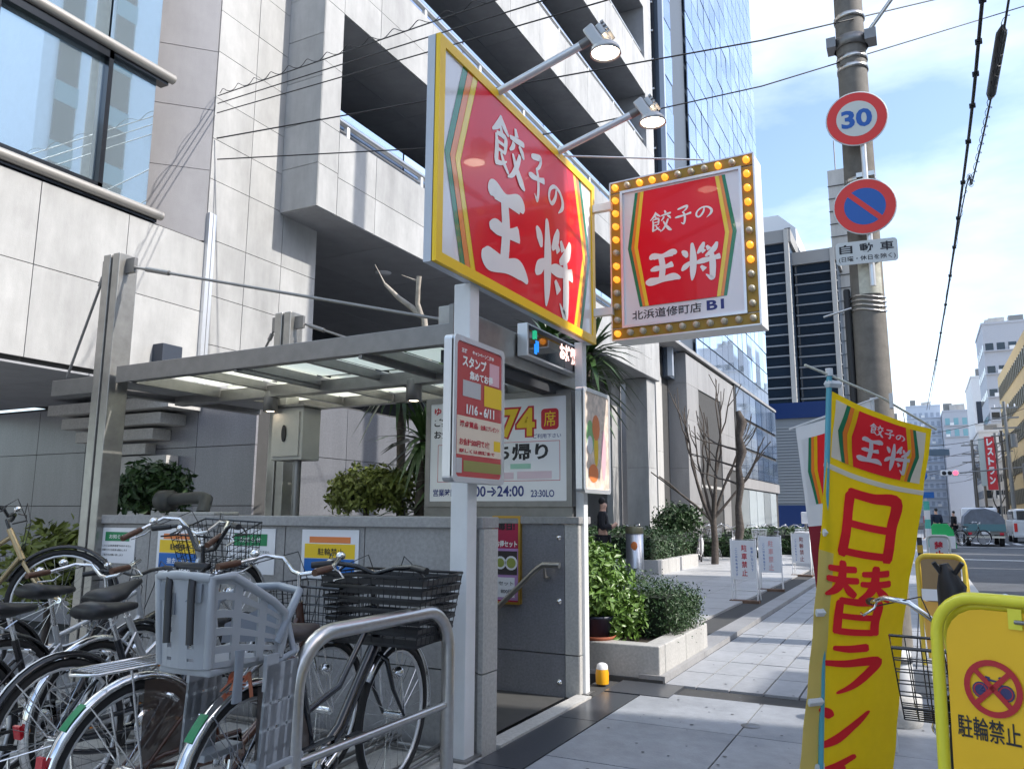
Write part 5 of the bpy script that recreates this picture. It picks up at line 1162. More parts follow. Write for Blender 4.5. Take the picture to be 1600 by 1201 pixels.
# ================================================================== BOLLARD, PERSON, SIGN BOARDS
t = thing('bollard', 'wide stainless bollard with orange sticker in front of the far hedge', 'bollard', (-5.0, 15.0, 0))
MB().lathe([(.17, .05), (.17, 1.0), (.165, 1.0), (.165, .92)], (-5, 15, 0), 24).build('body', pl('satin_steel', (.55, .56, .58), rough=.3, metal=.8), t)
MB().lathe([(.175, .95), (.175, 1.06), (.16, 1.08), (0, 1.085)], (-5, 15, 0), 24).build('cap', pl('olive_cap', (.18, .17, .10), rough=.4, metal=.3), t)
MB().ell((-4.96, 14.84, .72), (.07, .02, .085), 12, 8).build('orange_sticker', ink_o, t)
def person(label, base, h, coat, legs, hair=(.01, .008, .007), rz=0, phone=False, walk=.12):
    t = thing('person', label, 'person', base, rz=rz); OFF[t] = V((0, 0, 0)); k = h / 1.7
    def sk(name, vs, es, rad, m, par=t, lv=1):
        me = bpy.data.meshes.new(name); me.from_pydata([V(v) * k for v in vs], es, []); o = bpy.data.objects.new(name, me); C.collection.objects.link(o); o.parent = par
        s_ = o.modifiers.new('skin', 'SKIN'); me.skin_vertices[0] if me.skin_vertices else None
        for i, r_ in enumerate(rad):
            d = me.skin_vertices[0].data[i]; d.radius = (r_[0] * k, r_[1] * k) if isinstance(r_, tuple) else (r_ * k, r_ * k); d.use_root = (i == 0)
        sb = o.modifiers.new('sub', 'SUBSURF'); sb.levels = lv; sb.render_levels = lv; me.materials.append(m); return o
    w_ = walk
    skin_m = pl('skin', (.55, .33, .24), rough=.5)
    V_ = [(0, 0, .95), (0, 0, 1.18), (0, 0, 1.36), (0, 0, 1.44), (0, .01, 1.51), (0, .02, 1.61),
          (.09, 0, .90), (.1, w_, .5), (.1, w_ * 1.3 - .03, .08), (.1, w_ * 1.3 + .1, .04), (-.09, 0, .90), (-.1, -w_, .5), (-.1, -w_ * 1.8, .10), (-.1, -w_ * 1.8 + .12, .04),
          (.18, 0, 1.38), (.24, .0, 1.12), (.17, .2 if phone else .05, 1.15 if phone else .88), (.1, .28 if phone else .08, 1.22 if phone else .80), (-.18, 0, 1.38), (-.24, 0, 1.12), (-.2, .18 if phone else .02, 1.12 if phone else .88), (-.12, .27 if phone else .04, 1.2 if phone else .80)]
    E_ = [(0, 1), (1, 2), (2, 3), (3, 4), (4, 5), (0, 6), (6, 7), (7, 8), (8, 9), (0, 10), (10, 11), (11, 12), (12, 13), (2, 14), (14, 15), (15, 16), (16, 17), (2, 18), (18, 19), (19, 20), (20, 21)]
    Rr = [(.14, .1), (.13, .095), (.15, .1), .055, (.062, .07), (.08, .095), .085, .06, .045, .035, .085, .06, .045, .035, .055, .045, .036, .028, .055, .045, .036, .028]
    sk('body', V_, E_, Rr, skin_m)
    sk('jacket', [V_[i] for i in (0, 1, 2, 14, 15, 16, 18, 19, 20)] + [(0, 0, 1.43)], [(0, 1), (1, 2), (2, 3), (3, 4), (4, 5), (2, 6), (6, 7), (7, 8), (2, 9)], [(.17, .13), (.155, .125), (.175, .13), .085, .07, .058, .085, .07, .058, (.075, .07)], coat)
    sk('trousers', [V_[i] for i in (0, 6, 7, 8, 10, 11, 12)], [(0, 1), (1, 2), (2, 3), (0, 4), (4, 5), (5, 6)], [(.15, .11), .1, .075, .06, .1, .075, .06], legs)
    sk('hair', [(0, -.05, 1.56), (0, -.02, 1.65), (0, .04, 1.69)], [(0, 1), (1, 2)], [(.075, .05), (.092, .09), (.075, .045)], pl('hair', hair, rough=.6))
    return t
blk = pl('cloth_black', (.012, .012, .016), rough=.9); navy = pl('cloth_navy', (.02, .03, .06), rough=.9); greyc = pl('cloth_grey', (.2, .2, .22), rough=.9); redc = pl('cloth_red', (.4, .03, .03), rough=.9)
pr = person('person in a black jacket looking at a phone behind the bright shrub', (-5.12, 13.6, .05), 1.56, blk, blk, rz=-1.3, phone=True, walk=.02)
tag(MB().box((-.03, -.005, 0), (.04, .005, .14)).build('phone', blackg, loc=(-4.73, 13.72, 1.20)), 'dark phone held by the person behind the shrub', 'phone')
def board(label, x, y, w_, z0, z1, txt, seed, tilt=0, tm=None):
    t = thing('notice_board', label, 'sign board', (x, y, 0), 'white no parking boards along the plaza edge')
    F = Mx.Translation((x, y, 0)) @ Mx.Rotation(tilt, 4, 'Z') @ fr((0, 0, 0), (1, 0, 0), (0, 0, 1)); H_ = z1
    mb = MB(F).tube([(0, .05, 0), (0, z1, 0), (w_, z1, 0), (w_, .05, 0)], .011, 6)
    mb.tube([(0, .05, -.25), (.03, z1 - .05, -.02)], .01, 6).tube([(w_, .05, -.25), (w_ - .03, z1 - .05, -.02)], .01, 6).tube([(0, .2, .0), (w_, .2, .0)], .008, 6).build('frame', white_p, t)
    MB(F).box((.012, z0, -.008), (w_ - .012, z1 - .015, .008)).build('panel', sign_w, t)
    MB(F).box((-.03, .0, -.06), (w_ + .03, .06, .08)).build('weight', mat('rust_block', (.16, .10, .07), .9, var=.4), t)
    ch = (z1 - z0 - .1) / len(txt)
    lettering(t, F, [(c, w_ * .43, z1 - .06 - (i + 1) * ch, w_ * .22, ch * .8) for i, c in enumerate(txt)], tm or ink_r, z=.011, bold=.015)
    s2 = 'ここは私有地です'; c2 = (z1 - z0 - .16) / len(s2)
    lettering(t, F, [(c, w_ * .18, z1 - .12 - (i + 1) * c2, w_ * .09, c2 * .7) for i, c in enumerate(s2)] + ([(c, w_ * .8, z1 - .1 - (i + 1) * c2, w_ * .09, c2 * .7) for i, c in enumerate('駐車しないで下さい'[:7])] if seed == 0 else []), ink_bl, 'blue_lettering', z=.011)
    return t
board('nearest white no parking board with bold red lettering, standing on a rusty weight', -2.62, 12.4, .37, .37, .95, '駐車禁止', 0)
board('middle white no parking board with faded red lettering', -2.58, 14.5, .37, .33, .96, '駐車禁止', 1, .1, pl('faded_red', (.75, .4, .4)))
board('farthest white no parking board with dark lettering near the banner', -2.56, 18.3, .38, .30, .94, '駐輪禁止', 2, -.05, pl('dull_red', (.3, .1, .1)))
t = thing('parking_meter', 'small grey meter post behind the farthest white board', 'post', (-2.7, 22, 0))
MB().cyl((-2.7, 22, 0), (-2.7, 22, 1.1), .03).build('post', steel_d, t); MB().box((-2.8, 21.95, 1.1), (-2.6, 22.1, 1.4)).build('head', sign_w, t, bev=.02); MB().box((-2.95, 21.6, 0), (-2.45, 22.4, .9)).build('cabinet', pl('cab_pale', (.6, .6, .62), rough=.5), t, bev=.02)
# far parked bicycles on the plaza
cols = [(silver_f, 'silver'), (mag_f, 'magenta'), (dk_frame, 'black'), (pl('red_frame', (.5, .01, .02), rough=.3), 'red'), (pl('white_frame', (.7, .7, .7), rough=.3), 'white')]
protos = []
for i, (x, y, ci, a) in enumerate(((-7.3, 20.9, 4, .2), (-6.9, 21.3, 4, .25), (-6.5, 21.6, 3, .2), (-6.15, 21.9, 3, .15), (-5.8, 22.2, 4, .3), (-5.35, 22.6, 2, .2), (-4.9, 23.0, 4, .15), (-4.4, 23.2, 2, .3), (-3.9, 23.6, 0, .2), (-3.3, 24.2, 2, .25))):
    words = ['leftmost white bicycle peeping over the far hedge', 'second white bicycle behind the far hedge', 'red bicycle left of its red neighbour behind the hedge', 'red bicycle at the right end of the far hedge', 'white bicycle beside the red pair on the plaza', 'black bicycle with white front wheel beside the hedge end', 'white bicycle standing alone beneath the bare tree', 'black bicycle in front of the pollarded tree', 'silver bicycle behind the nearest white board', 'black bicycle behind the middle white board'][i]
    rear = (x, y + 1.0); front = (x + math.sin(a) * 1.1, y - .1)
    bicycle(words, rear, front, cols[ci][0], 'city', chrome, blackp, (alu if i % 2 else blackg, .95), None, chrome if i % 2 else white_p, lean=R.uniform(-4, 4), detail=False, group='far bicycles parked on the plaza', seat_h=.82, light=False)

# ================================================================== UTILITY POLE WITH ROAD SIGNS
up_ = thing('utility_pole', 'thick grey concrete utility pole at the kerb carrying road signs', 'utility pole', (-.36, 9.16, 0))
MB().tube([(-.36, 9.16, 0), (-.36, 9.16, 3.2), (-.34, 9.16, 12)], [.19, .17, .125], 28).build('pole', conc, up_)
for z in (6.93, 6.42, 6.3, 4.95): MB().lathe([(.158, z - .025), (.166, z - .025), (.166, z + .025), (.158, z + .025)], (-.35, 9.16, 0), 24).build('band', steel, up_)
MB().lathe([(.160, 6.56), (.18, 6.56), (.18, 6.68), (.16, 6.68)], (-.35, 9.16, 0), 24).build('clamp', steel_d, up_); MB().box((-.6, 9.0, 6.56), (-.5, 9.2, 6.68)).box((-.2, 9.0, 6.56), (-.08, 9.2, 6.68)).build('clamp_lug', steel_d, up_)
for z in (3.47, 3.52, 3.57, 3.62): MB().tube([(-.36 + .178 * math.cos(a), 9.16 + .178 * math.sin(a), z + .02 * math.sin(a * 2)) for a in [2 * PI * k / 20 for k in range(20)]], .008, 5, closed=True).build('wire_band', steel, up_)
MB().tube([(-.52, 9.0, 3.5), (-.8, 8.95, 3.42)], .012, 6).build('hook', steel, up_)
# black casing on the left side, paper plate
MB().box((-.60, 9.10, 1.9), (-.53, 9.3, 3.75)).build('cable_riser', blackp, up_, bev=.02)
def curved_plate(par, name, m, z0, z1, a0, a1, r):
    vs = []; n = 10
    for k in range(n + 1):
        a = a0 + (a1 - a0) * k / n; vs += [(-.355 + r * math.cos(a), 9.16 + r * math.sin(a), z0), (-.355 + r * math.cos(a), 9.16 + r * math.sin(a), z1)]
    return MB().add(vs, [(2 * k, 2 * k + 2, 2 * k + 3, 2 * k + 1) for k in range(n)], True).build(name, m, par)
curved_plate(up_, 'paper_plate', mat('old_paper', (.55, .54, .46), .7, var=.2, sc=14), 3.64, 4.0, math.radians(-115), math.radians(-35), .178)
MB().cyl((-.22, 9.1, 6.62), (.9, 8.9, 7.9), .022).build('side_arm', steel, up_)
MB().cyl((-.29, 8.93, 3.7), (-.29, 8.93, 5.7), .03).build('sign_tube', alu, up_)
for z in (4.0, 4.5, 4.93): MB().box((-.38, 8.93, z), (-.2, 9.05, z + .05)).build('sign_clamp', steel, up_)
a_ = math.radians(18)
def road_sign(label, cz, kind, cx=-.335):
    t = thing('road_sign', label, 'road sign', (cx, 8.88, cz)); F = Mx.Translation((cx, 8.88, cz)) @ Mx.Rotation(math.radians(6), 4, 'Z') @ fr((0, 0, 0), (1, 0, 0), (0, 0, 1))
    def disc(r, z, m, n): MB(F).add([(r * math.cos(2 * PI * k / 40), r * math.sin(2 * PI * k / 40), z) for k in range(40)], [list(range(40))]).build(n, m, t)
    dm = pl('sign_plate', (.62, .64, .64), rough=.4); rd = pl('road_red', (.74, .03, .02), rough=.35); bl = pl('road_blue', (.005, .10, .42), rough=.35)
    if kind != 'p':
        MB(F).lathe([(0, -.006), (.31, -.006), (.315, 0), (.31, .003), (0, .003)], (0, 0, 0), 40).build('plate', dm, t)
        disc(.302, .0045, rd, 'red_ring'); disc(.205, .006, pl('sign_grey_white', (.62, .64, .60), rough=.4) if kind == '30' else bl, 'centre')
        if kind == '30': lettering(t, F, [('30', -.155, -.105, .31, .21)], bl, z=.008, bold=.035)
        else:
            c, s_ = math.cos(math.radians(-45)), math.sin(math.radians(-45)); L_ = .215; w_ = .028
            MB(F).add([(-L_ * c - w_ * s_ * -1, -L_ * s_ - w_ * c, .0075), (L_ * c + w_ * s_, L_ * s_ - w_ * c, .0075), (L_ * c - w_ * s_, L_ * s_ + w_ * c, .0075), (-L_ * c - w_ * s_, -L_ * s_ + w_ * c, .0075)], [(0, 1, 2, 3)]).build('slash', rd, t)
    else:
        MB(F @ Mx.Translation((-.30, -.13, 0))).poly(rrect(.60, .25, .035), .006).build('plate', dm, t)
        mb = MB(F); 
        for i, c in enumerate('自動車'): put_text(mb, c, -.265 + i * .20, -.01, .13, .10, .02, .008)
        put_text(mb, '(日曜・休日を除く)', -.275, -.105, .55, .065, .012, .008); mb.build('lettering', ink, t)
    return t
road_sign('round speed limit sign reading 30 in blue with red rim', 5.58, '30'); road_sign('round blue no parking sign with red rim and slash', 4.57, 'n', -.315); road_sign('small white plate under the round signs with black characters', 4.07, 'p', -.33)

# overhead wires
def wire(name, label, pts, r, group=None, sag=0):
    t = thing(name, label, 'cable', pts[0], group); a, b = V(pts[0]), V(pts[-1])
    P = [V(p) for p in pts] if len(pts) > 2 else [a.lerp(b, k / 16) - V((0, 0, sag * 4 * (k / 16) * (1 - k / 16))) for k in range(17)]
    MB().tube(P, r, 6).build('wire', cable_m, t); return t
def ext(a, b, k): a, b = V(a), V(b); return a + (b - a) * k
wire('overhead_cable', 'thin cable crossing from the pier to the street in front of the glass tower', [(-7.08, 6.17, 5.65), ext((-1.11, 7.67, 6.04), (.59, 10.5, 7.74), 0), (.594, 10.503, 7.74), (2.6, 13.9, 9.6)], .008)
wire('overhead_cable', 'lower thin cable crossing behind the round speed sign', [(-7.08, 6.2, 5.40), (-3.7, 6.9, 5.15), (-1.21, 8.22, 5.85), (1.677, 11.58, 7.98), (4, 14.2, 9.7)], .007)
for i, dz in enumerate((0, -.10, -.22)): wire('overhead_cable', ['topmost of the three wires bundled to the pier corner', 'middle of the three wires running to the pier corner', 'lowest of the three wires running to the pier corner'][i], [(-7.08, 6.15, 6.18 + dz), (-1.83, 4.9 + .1 * i, 5.25 + dz * .7), (.2, 4.4, 4.95 + dz * .6)], .006, 'wires over the stair sign')
t = thing('coiled_cable', 'cable looping loosely round the upper wires left of the big sign', 'cable', (-7.08, 6.15, 6.2))
P = []
for k in range(240):
    q = k / 239; c = V((-7.08, 6.15, 6.22)).lerp(V((-1.83, 4.9, 5.28)), q); a = k * .42; P.append(c + V((0, math.cos(a) * .018, math.sin(a) * .028)))
MB().tube(P, .004, 4).build('wire', cable_m, t)
c1 = [(.8, 4.5, 6.2), (.8, 7.6, 5.84), (.8, 11.68, 5.72), (.8, 24.0, 6.22), (.8, 61.73, 8.61)]
wire('street_cable', 'thick black cable sagging along the kerb line overhead', cr(c1, 6), .017)
c2 = [(1.0, 4.5, 5.95), (1.0, 7.5, 5.80), (1.0, 9.65, 5.86), (1.0, 12.74, 6.14), (1.0, 18.99, 6.86), (1.0, 64.48, 8.93)]
t = wire('street_cable', 'thin cable with spiral wrap and black sleeve running along the kerb', cr(c2, 6), .011)
MB().tube([(1.0, 8.15, 5.85), (1.0, 8.3, 5.86), (1.0, 9.55, 5.88), (1.0, 9.7, 5.89)], [.02, .05, .05, .02], 12).build('sleeve', blackp, t)
S = [V(p) for p in cr(c2, 60)]; P = []
for k in range(70, len(S) - 30): P.append(S[k] + V((math.cos(k * .9) * .03, 0, math.sin(k * .9) * .035)))
MB().tube(P, .004, 4).build('spiral_wrap', cable_m, t)
mb = MB()
for k in range(60, 200, 12): p = V(cr(c1, 60)[k]); mb.box(p - V((.03, .012, .025)), p + V((.03, .012, .025)))
mb.build('cable_clips', cable_m, t, kind='stuff')

# ================================================================== BANNERS
def cloth(label, name, TL, TR, BR, BL, art, amp=.03, nu=24, nv=70, seed=0, base=None):
    t = thing(name, label, 'banner', base or (BL[0], BL[1], 0)); TL, TR, BR, BL = map(V, (TL, TR, BR, BL)); n0 = (TR - TL).cross(BL - TL).normalized() * -1
    if n0.dot(V((0, 0, 1.3)) - TL) < 0: n0 = -n0
    def P(u, v, off=0):        # u 0..1 left-right, v 0..1 bottom-top
        a = TL.lerp(BL, 1 - v); b = TR.lerp(BR, 1 - v); p = a.lerp(b, u)
        wv = math.sin(v * 5 + u * 2.5 + seed) * amp * (.3 + u) + math.sin(v * 13 + u * 5) * amp * .35 * u + math.sin(u * 9 + v * 3) * amp * .3 + .006 * abs(((v * 7.3 + u * .25) % 1) - .5) * 2 + .004 * abs(((u * 3.1 - v * .4) % 1) - .5) * 2
        p = p + V((0, 0, -.02 * math.sin(PI * u)))
        return p + n0 * (wv + off)
    return t, P
def cloth_rect(t, P, name, m, u0, u1, v0, v1, off=0, nu=12, nv=30):
    vs = [P(u0 + (u1 - u0) * i / nu, v0 + (v1 - v0) * j / nv, off) for j in range(nv + 1) for i in range(nu + 1)]
    return MB().add(vs, [(j * (nu + 1) + i, j * (nu + 1) + i + 1, (j + 1) * (nu + 1) + i + 1, (j + 1) * (nu + 1) + i) for j in range(nv) for i in range(nu)], True).build(name, m, t)
def cloth_poly(t, P, name, m, pts, off):
    """polygon given as horizontal slices: list of (v, u_left, u_right)"""
    vs = []; nx = 14; S_ = []
    for (a, b) in zip(pts, pts[1:]):
        for k in range(8): q = k / 8; S_.append(tuple(x + (y - x) * q for x, y in zip(a, b)))
    S_.append(pts[-1])
    for (v, l, r_) in S_:
        for i in range(nx + 1): vs.append(P(l + (r_ - l) * i / nx, v, off))
    return MB().add(vs, [(j * (nx + 1) + i, j * (nx + 1) + i + 1, (j + 1) * (nx + 1) + i + 1, (j + 1) * (nx + 1) + i) for j in range(len(S_) - 1) for i in range(nx)], True).build(name, m, t)
def cloth_glyph(mb, P, ch, u, v, du, dv, k, off):
    for i, s_ in enumerate(G[ch]):
        S_ = cr([(a, b, c * k) for a, b, c in s_], 6); n = len(S_); lv = []; rv = []
        for q in range(n):
            a = S_[max(q - 1, 0)]; b = S_[min(q + 1, n - 1)]; dx, dy = b[0] - a[0], b[1] - a[1]; l = math.hypot(dx, dy) or 1; w_ = max(S_[q][2], .02) / 2 * (.6 if q in (0, n - 1) else 1)
            lv.append(P(u + (S_[q][0] - dy / l * w_) * du, v + (S_[q][1] + dx / l * w_) * dv, off + i * .0002)); rv.append(P(u + (S_[q][0] + dy / l * w_) * du, v + (S_[q][1] - dx / l * w_) * dv, off + i * .0002))
        mb.add(lv + rv, [(n + q, n + q + 1, q + 1, q) for q in range(n - 1)])
yel = mat('banner_yellow', (.98, .69, .006), .75, var=.04, sc=20, bump=.25, bsc=8); yelp = mat('banner_yellow_pale', (.78, .68, .22), .8, var=.04)
bred = pl('banner_red', (.80, .008, .018), rough=.75); bwh = pl('banner_white', (.78, .80, .82), rough=.75); bgn = pl('banner_green', (.01, .18, .08), rough=.8); bor = pl('banner_orange', (.82, .2, .02), rough=.8)
def translucent(m, k=.35):
    t = m.node_tree; b = t.nodes['Principled BSDF']; o = [n for n in t.nodes if n.type == 'OUTPUT_MATERIAL'][0]
    tr = t.nodes.new('ShaderNodeBsdfTranslucent'); mx_ = t.nodes.new('ShaderNodeMixShader'); mx_.inputs[0].default_value = k
    tr.inputs[0].default_value = b.inputs['Base Color'].default_value
    t.links.new(b.outputs[0], mx_.inputs[1]); t.links.new(tr.outputs[0], mx_.inputs[2]); t.links.new(mx_.outputs[0], o.inputs[0])
for m_ in (yel, yelp, bwh): translucent(m_)
translucent(canopy_g, .85)
def logo(t, P, u0, u1, v0, v1):
    U = lambda x: u0 + (u1 - u0) * x
    vm = (v0 + v1) / 2
    for i, (a, b, m, n) in enumerate(((.0, .0, bwh, 'white_field'), (.12, .05, bgn, 'green_stripe'), (.16, .10, bor, 'orange_stripe'), (.20, .15, yel, 'yellow_stripe'), (.25, .20, bred, 'red_field'))):
        cloth_poly(t, P, n, m, [(v0, U(a), U(1 - a)), (vm, U(b), U(1 - b)), (v1, U(a), U(1 - a))], .002 + i * .0012)
    mb = MB(); du, dv = (u1 - u0), (v1 - v0)
    for ch, x, y, w_, h in (('餃', .36, .68, .13, .2), ('子', .51, .70, .11, .17), ('の', .64, .72, .1, .12), ('王', .27, .16, .26, .45), ('将', .55, .14, .28, .5)): cloth_glyph(mb, P, ch, U(x), v0 + y * dv, w_ * du, h * dv, 1.2, .009)
    mb.build('lettering', bwh, t)
t, P = cloth('tall yellow banner on a pale blue pole with big red characters', 'banner', (-.325, 3.83, 1.86), (.06, 4.33, 1.72), (-.235, 4.55, .0), (-.60, 3.93, .0), None, .015, base=(-.49, 3.9, 0))
cloth_rect(t, P, 'cloth', yel, 0.0, 1, 0, 1, 0, 30, 90)
logo(t, P, .04, .95, .845, .985)
cloth_rect(t, P, 'seam', bwh, .0, 1, .815, .828, .002); cloth_rect(t, P, 'hem_strip', yelp, 0, .15, 0, .62, .001)
mb = MB()
for ch, v0, dv, u0, du in (('日', .62, .175, .17, .62), ('替', .43, .18, .08, .70), ('ラ', .285, .125, .10, .60), ('ン', .15, .115, .08, .58), ('チ', .0, .125, .06, .62)): cloth_glyph(mb, P, ch, u0, v0, du, dv, 1.3, .004)
mb.build('big_lettering', bred, t)
pb_ = pl('pole_blue', (.10, .38, .48), rough=.35); 
MB().tube([(-.33, 3.80, 1.93), (-.42, 3.94, 1.0), (-.50, 4.02, 0)], .0125, 10).build('pole', pb_, t)
MB().cyl((-.33, 3.80, 1.925), (-.33, 3.80, 1.96), .016).build('pole_cap', bwh, t)
MB().tube([(-.42, 3.69, 1.965), (-.33, 3.80, 1.93), (-.13, 4.08, 1.85), (.09, 4.38, 1.72)], .0055, 6).build('crossbar', pl('rod_cream', (.6, .6, .5), rough=.4), t)
for v in (.995, .66, .47, .26): 
    p = P(0, v) if v < .99 else V((-.30, 3.84, 1.89)); q = V((-.33, 3.80, 1.93)).lerp(V((-.5, 4.02, 0)), 1 - (p.z / 1.93)); MB().tube([p + V((.01, 0, 0)), q + V((0, -.014, 0)), q + V((-.015, 0, 0))], .012, 4, flat=1.4).build('tie', bwh, t)
MB().box((-.10, 4.08, 1.80), (-.085, 4.12, 1.87)).build('tie', bwh, t)
MB().lathe([(0, 0), (.2, 0), (.2, .06), (.16, .1), (.03, .12), (.03, .2), (0, .2)], (-.50, 4.02, 0), 20).build('water_base', bwh, t)
t, P = cloth('white and dark red banner half hidden behind the yellow banner', 'banner', (-.66, 5.15, 1.84), (-.22, 5.15, 1.99), (-.30, 5.3, .25), (-.56, 5.25, .25), None, .03, seed=2, base=(-.4, 5.2, 0))
cloth_rect(t, P, 'cloth', bwh, 0, 1, .62, 1, 0); cloth_rect(t, P, 'lower_cloth', pl('banner_maroon', (.25, .015, .03), rough=.8), 0.0, 1, 0, .62, 0)
logo(t, P, .05, .95, .70, .95); MB().cyl((-.22, 5.17, 0), (-.22, 5.17, 2.0), .012).build('pole', bwh, t); MB().cyl((-.70, 5.15, 1.83), (-.18, 5.15, 2.0), .006).build('crossbar', bwh, t)

# ================================================================== YELLOW BARRIER BOARD AND THINGS AT THE KERB
FYB = fr((-.005, 2.69, 0), (.90, -.44, 0), (.02, .05, 1)); WY, HY = .52, 1.07
def aframe(label, F, W_, Hh, frame_m, panel_m, par_art=None, r=.11, name='a_frame_sign', tr=.017, p0=.12):
    t = thing(name, label, 'sign', F @ V((W_ / 2, 0, 0)))
    pts = [(0, 0, 0)] + [(r - r * math.cos(a), Hh - r + r * math.sin(a), 0) for a in [PI / 2 * k / 7 for k in range(8)]] + [(W_ - r + r * math.sin(a), Hh - r + r * math.cos(a), 0) for a in [PI / 2 * k / 7 for k in range(8)]] + [(W_, 0, 0)]
    MB(F).tube(pts, tr, 12).build('frame', frame_m, t)
    MB(F).tube([(p[0], p[1] * .98, -.03 - (Hh - p[1]) * .42) for p in pts], tr, 10).build('rear_frame', frame_m, t)
    rp_ = [(.028 + x * (W_ - .056) / W_, p0 + y * (Hh - .03 - p0) / Hh) for x, y in rrect(W_, Hh, r)]
    MB(F @ Mx.Translation((0, 0, -.004))).poly(rp_, .008).build('panel', panel_m, t)
    return t
t = aframe('large yellow barrier sign with crossed out bicycle at the right edge', FYB, WY, HY, pl('frame_yellow', (.72, .66, .04), rough=.35), mat('board_amber', (.82, .47, .008), .45, var=.05, sc=3))
for x in (.20,): MB(FYB).box((x, HY - .075, .005), (x + .035, HY - .02, .009)).build('clip', MT['frame_yellow'], t)
MB(FYB).cyl((.217, HY - .055, .009), (.317, HY - .055, .016), .006, n=8).build('clip_screw', steel_d, t)
cx, cy = .148, .83
def ring(F, cx, cy, ro, ri, z, m, n, par, k=36):
    vs = [(cx + ro * math.cos(2 * PI * i / k), cy + ro * math.sin(2 * PI * i / k), z) for i in range(k)] + [(cx + ri * math.cos(2 * PI * i / k), cy + ri * math.sin(2 * PI * i / k), z) for i in range(k)]
    MB(F).add(vs, [(i, (i + 1) % k, k + (i + 1) % k, k + i) for i in range(k)]).build(n, m, par)
pr_ = pl('print_red', (.42, .01, .02), rough=.4); pn = pl('print_navy', (.03, .03, .12), rough=.4)
for s_ in (-1, 1): blob(t, FYB, 'bicycle_mark', pn, cx + s_ * .033, cy - .008, .022, .022, .0065); ring(FYB, cx + s_ * .033, cy - .008, .018, .015, .0072, pr_, 'bicycle_mark_rim', t, 20)
mb = MB(FYB)
for a, b in (((-.052, -.012), (-.02, .035)), ((-.02, .035), (.03, .03)), ((.03, .03), (.052, -.012)), ((-.02, .035), (.0, -.015)), ((0, -.015), (.03, .03)), ((0, -.015), (-.052, -.012)), ((-.03, .045), (-.01, .042)), ((.025, .045), (.035, .05))):
    mb.tube([(cx + a[0] * .64, cy + a[1] * .64, .0068), (cx + b[0] * .64, cy + b[1] * .64, .0068)], .0028, 4, flat=.2)
mb.build('bicycle_mark_frame', pn, t)
ring(FYB, cx, cy, .076, .060, .0085, pr_, 'ban_ring', t)
for s_ in (-1, 1):
    c, q = math.cos(math.radians(45 * s_)), math.sin(math.radians(45 * s_)); w_ = .007; L_ = .066
    MB(FYB).add([(cx - L_ * c + w_ * q, cy - L_ * q - w_ * c, .0088), (cx + L_ * c + w_ * q, cy + L_ * q - w_ * c, .0088), (cx + L_ * c - w_ * q, cy + L_ * q + w_ * c, .0088), (cx - L_ * c - w_ * q, cy - L_ * q + w_ * c, .0088)], [(0, 1, 2, 3)]).build('ban_cross', pr_, t)
lettering(t, FYB, [('駐輪禁止', .047, .687, .163, .061)], ink, z=.006, bold=.012)
# smaller yellow sign further on, with clear pocket and leaflet
FYS = fr((-.07, 8.2, 0), (1, -.12, 0), (0, .0, 1))
t = aframe('small yellow pocket sign seen from behind between banner and road', FYS, .37, .955, pl('frame_yellow2', (.72, .52, .06), rough=.35), pl('pocket_brown', (.30, .2, .10), rough=.25, var=0), r=.08, tr=.018, p0=.55)
MB(FYS).box((.02, .56, .006), (.35, .66, .012)).build('white_strip', sign_w, t); MB(FYS).box((.03, .15, -.01), (.34, .55, -.004)).build('lower_panel', pl('board_orange', (.72, .40, .08), rough=.4), t)
MB(FYS @ Mx.Translation((.185, .83, .01))).poly([(-.035, .05), (-.015, .05), (0, .01), (.015, .05), (.035, .05), (.008, -.02), (-.008, -.02)], .004).build('white_mark', sign_w, t)
t = aframe('pale grey framed sign board standing beyond the yellow pocket sign', fr((.05, 15.9, 0), (1, 0, 0), (0, 0, 1)), .34, .97, pl('frame_pale', (.6, .6, .55), rough=.4), pl('panel_grey', (.5, .5, .5), rough=.4), r=.08, p0=.3)
lettering(t, fr((.05, 15.9, 0), (1, 0, 0), (0, 0, 1)), [('禁', .1, .74, .14, .13), ('止', .1, .6, .14, .12)], ink_r, z=.01, bold=.05)
t = thing('bollard', 'squat white cylinder bollard with grey pattern band behind the banner', 'bollard', (-.22, 5.85, 0))
MB().lathe([(.13, .0), (.14, .02), (.14, .18), (.1, .19), (0, .19)], (-.22, 5.85, 0), 20).build('stone_foot', stone_l, t)
MB().lathe([(.1, .19), (.105, .20), (.095, .44), (.09, .45), (0, .45)], (-.22, 5.85, 0), 24).build('body', white_p, t)
MB().lathe([(.099, .38), (.102, .38), (.101, .42), (.098, .42)], (-.22, 5.85, 0), 24).build('band', steel_d, t)
for k in range(3): tag(MB().box((-.3 + k * .16, 6.5 + k * .3, .0), (-.18 + k * .16, 6.62 + k * .3, .12 + .05 * k)).build('concrete_block', stone_l, loc=(-.25 + k * .16, 6.5 + k * .3, 0), bev=.01), ['small concrete block nearest the white bollard', 'middle concrete block behind the white bollard', 'farthest concrete block behind the white bollard'][k], 'block')
bicycle('magenta bicycle with black wire basket behind the yellow barrier sign', (.32, 4.36), (.05, 3.29), mag_f, 'city', chrome, blackp, (blackg, 1.0), None, fr_b, None, lean=3, steer=18, bz=.60, group='bicycle behind the yellow barrier', bar_h=.95, seat_h=.86)
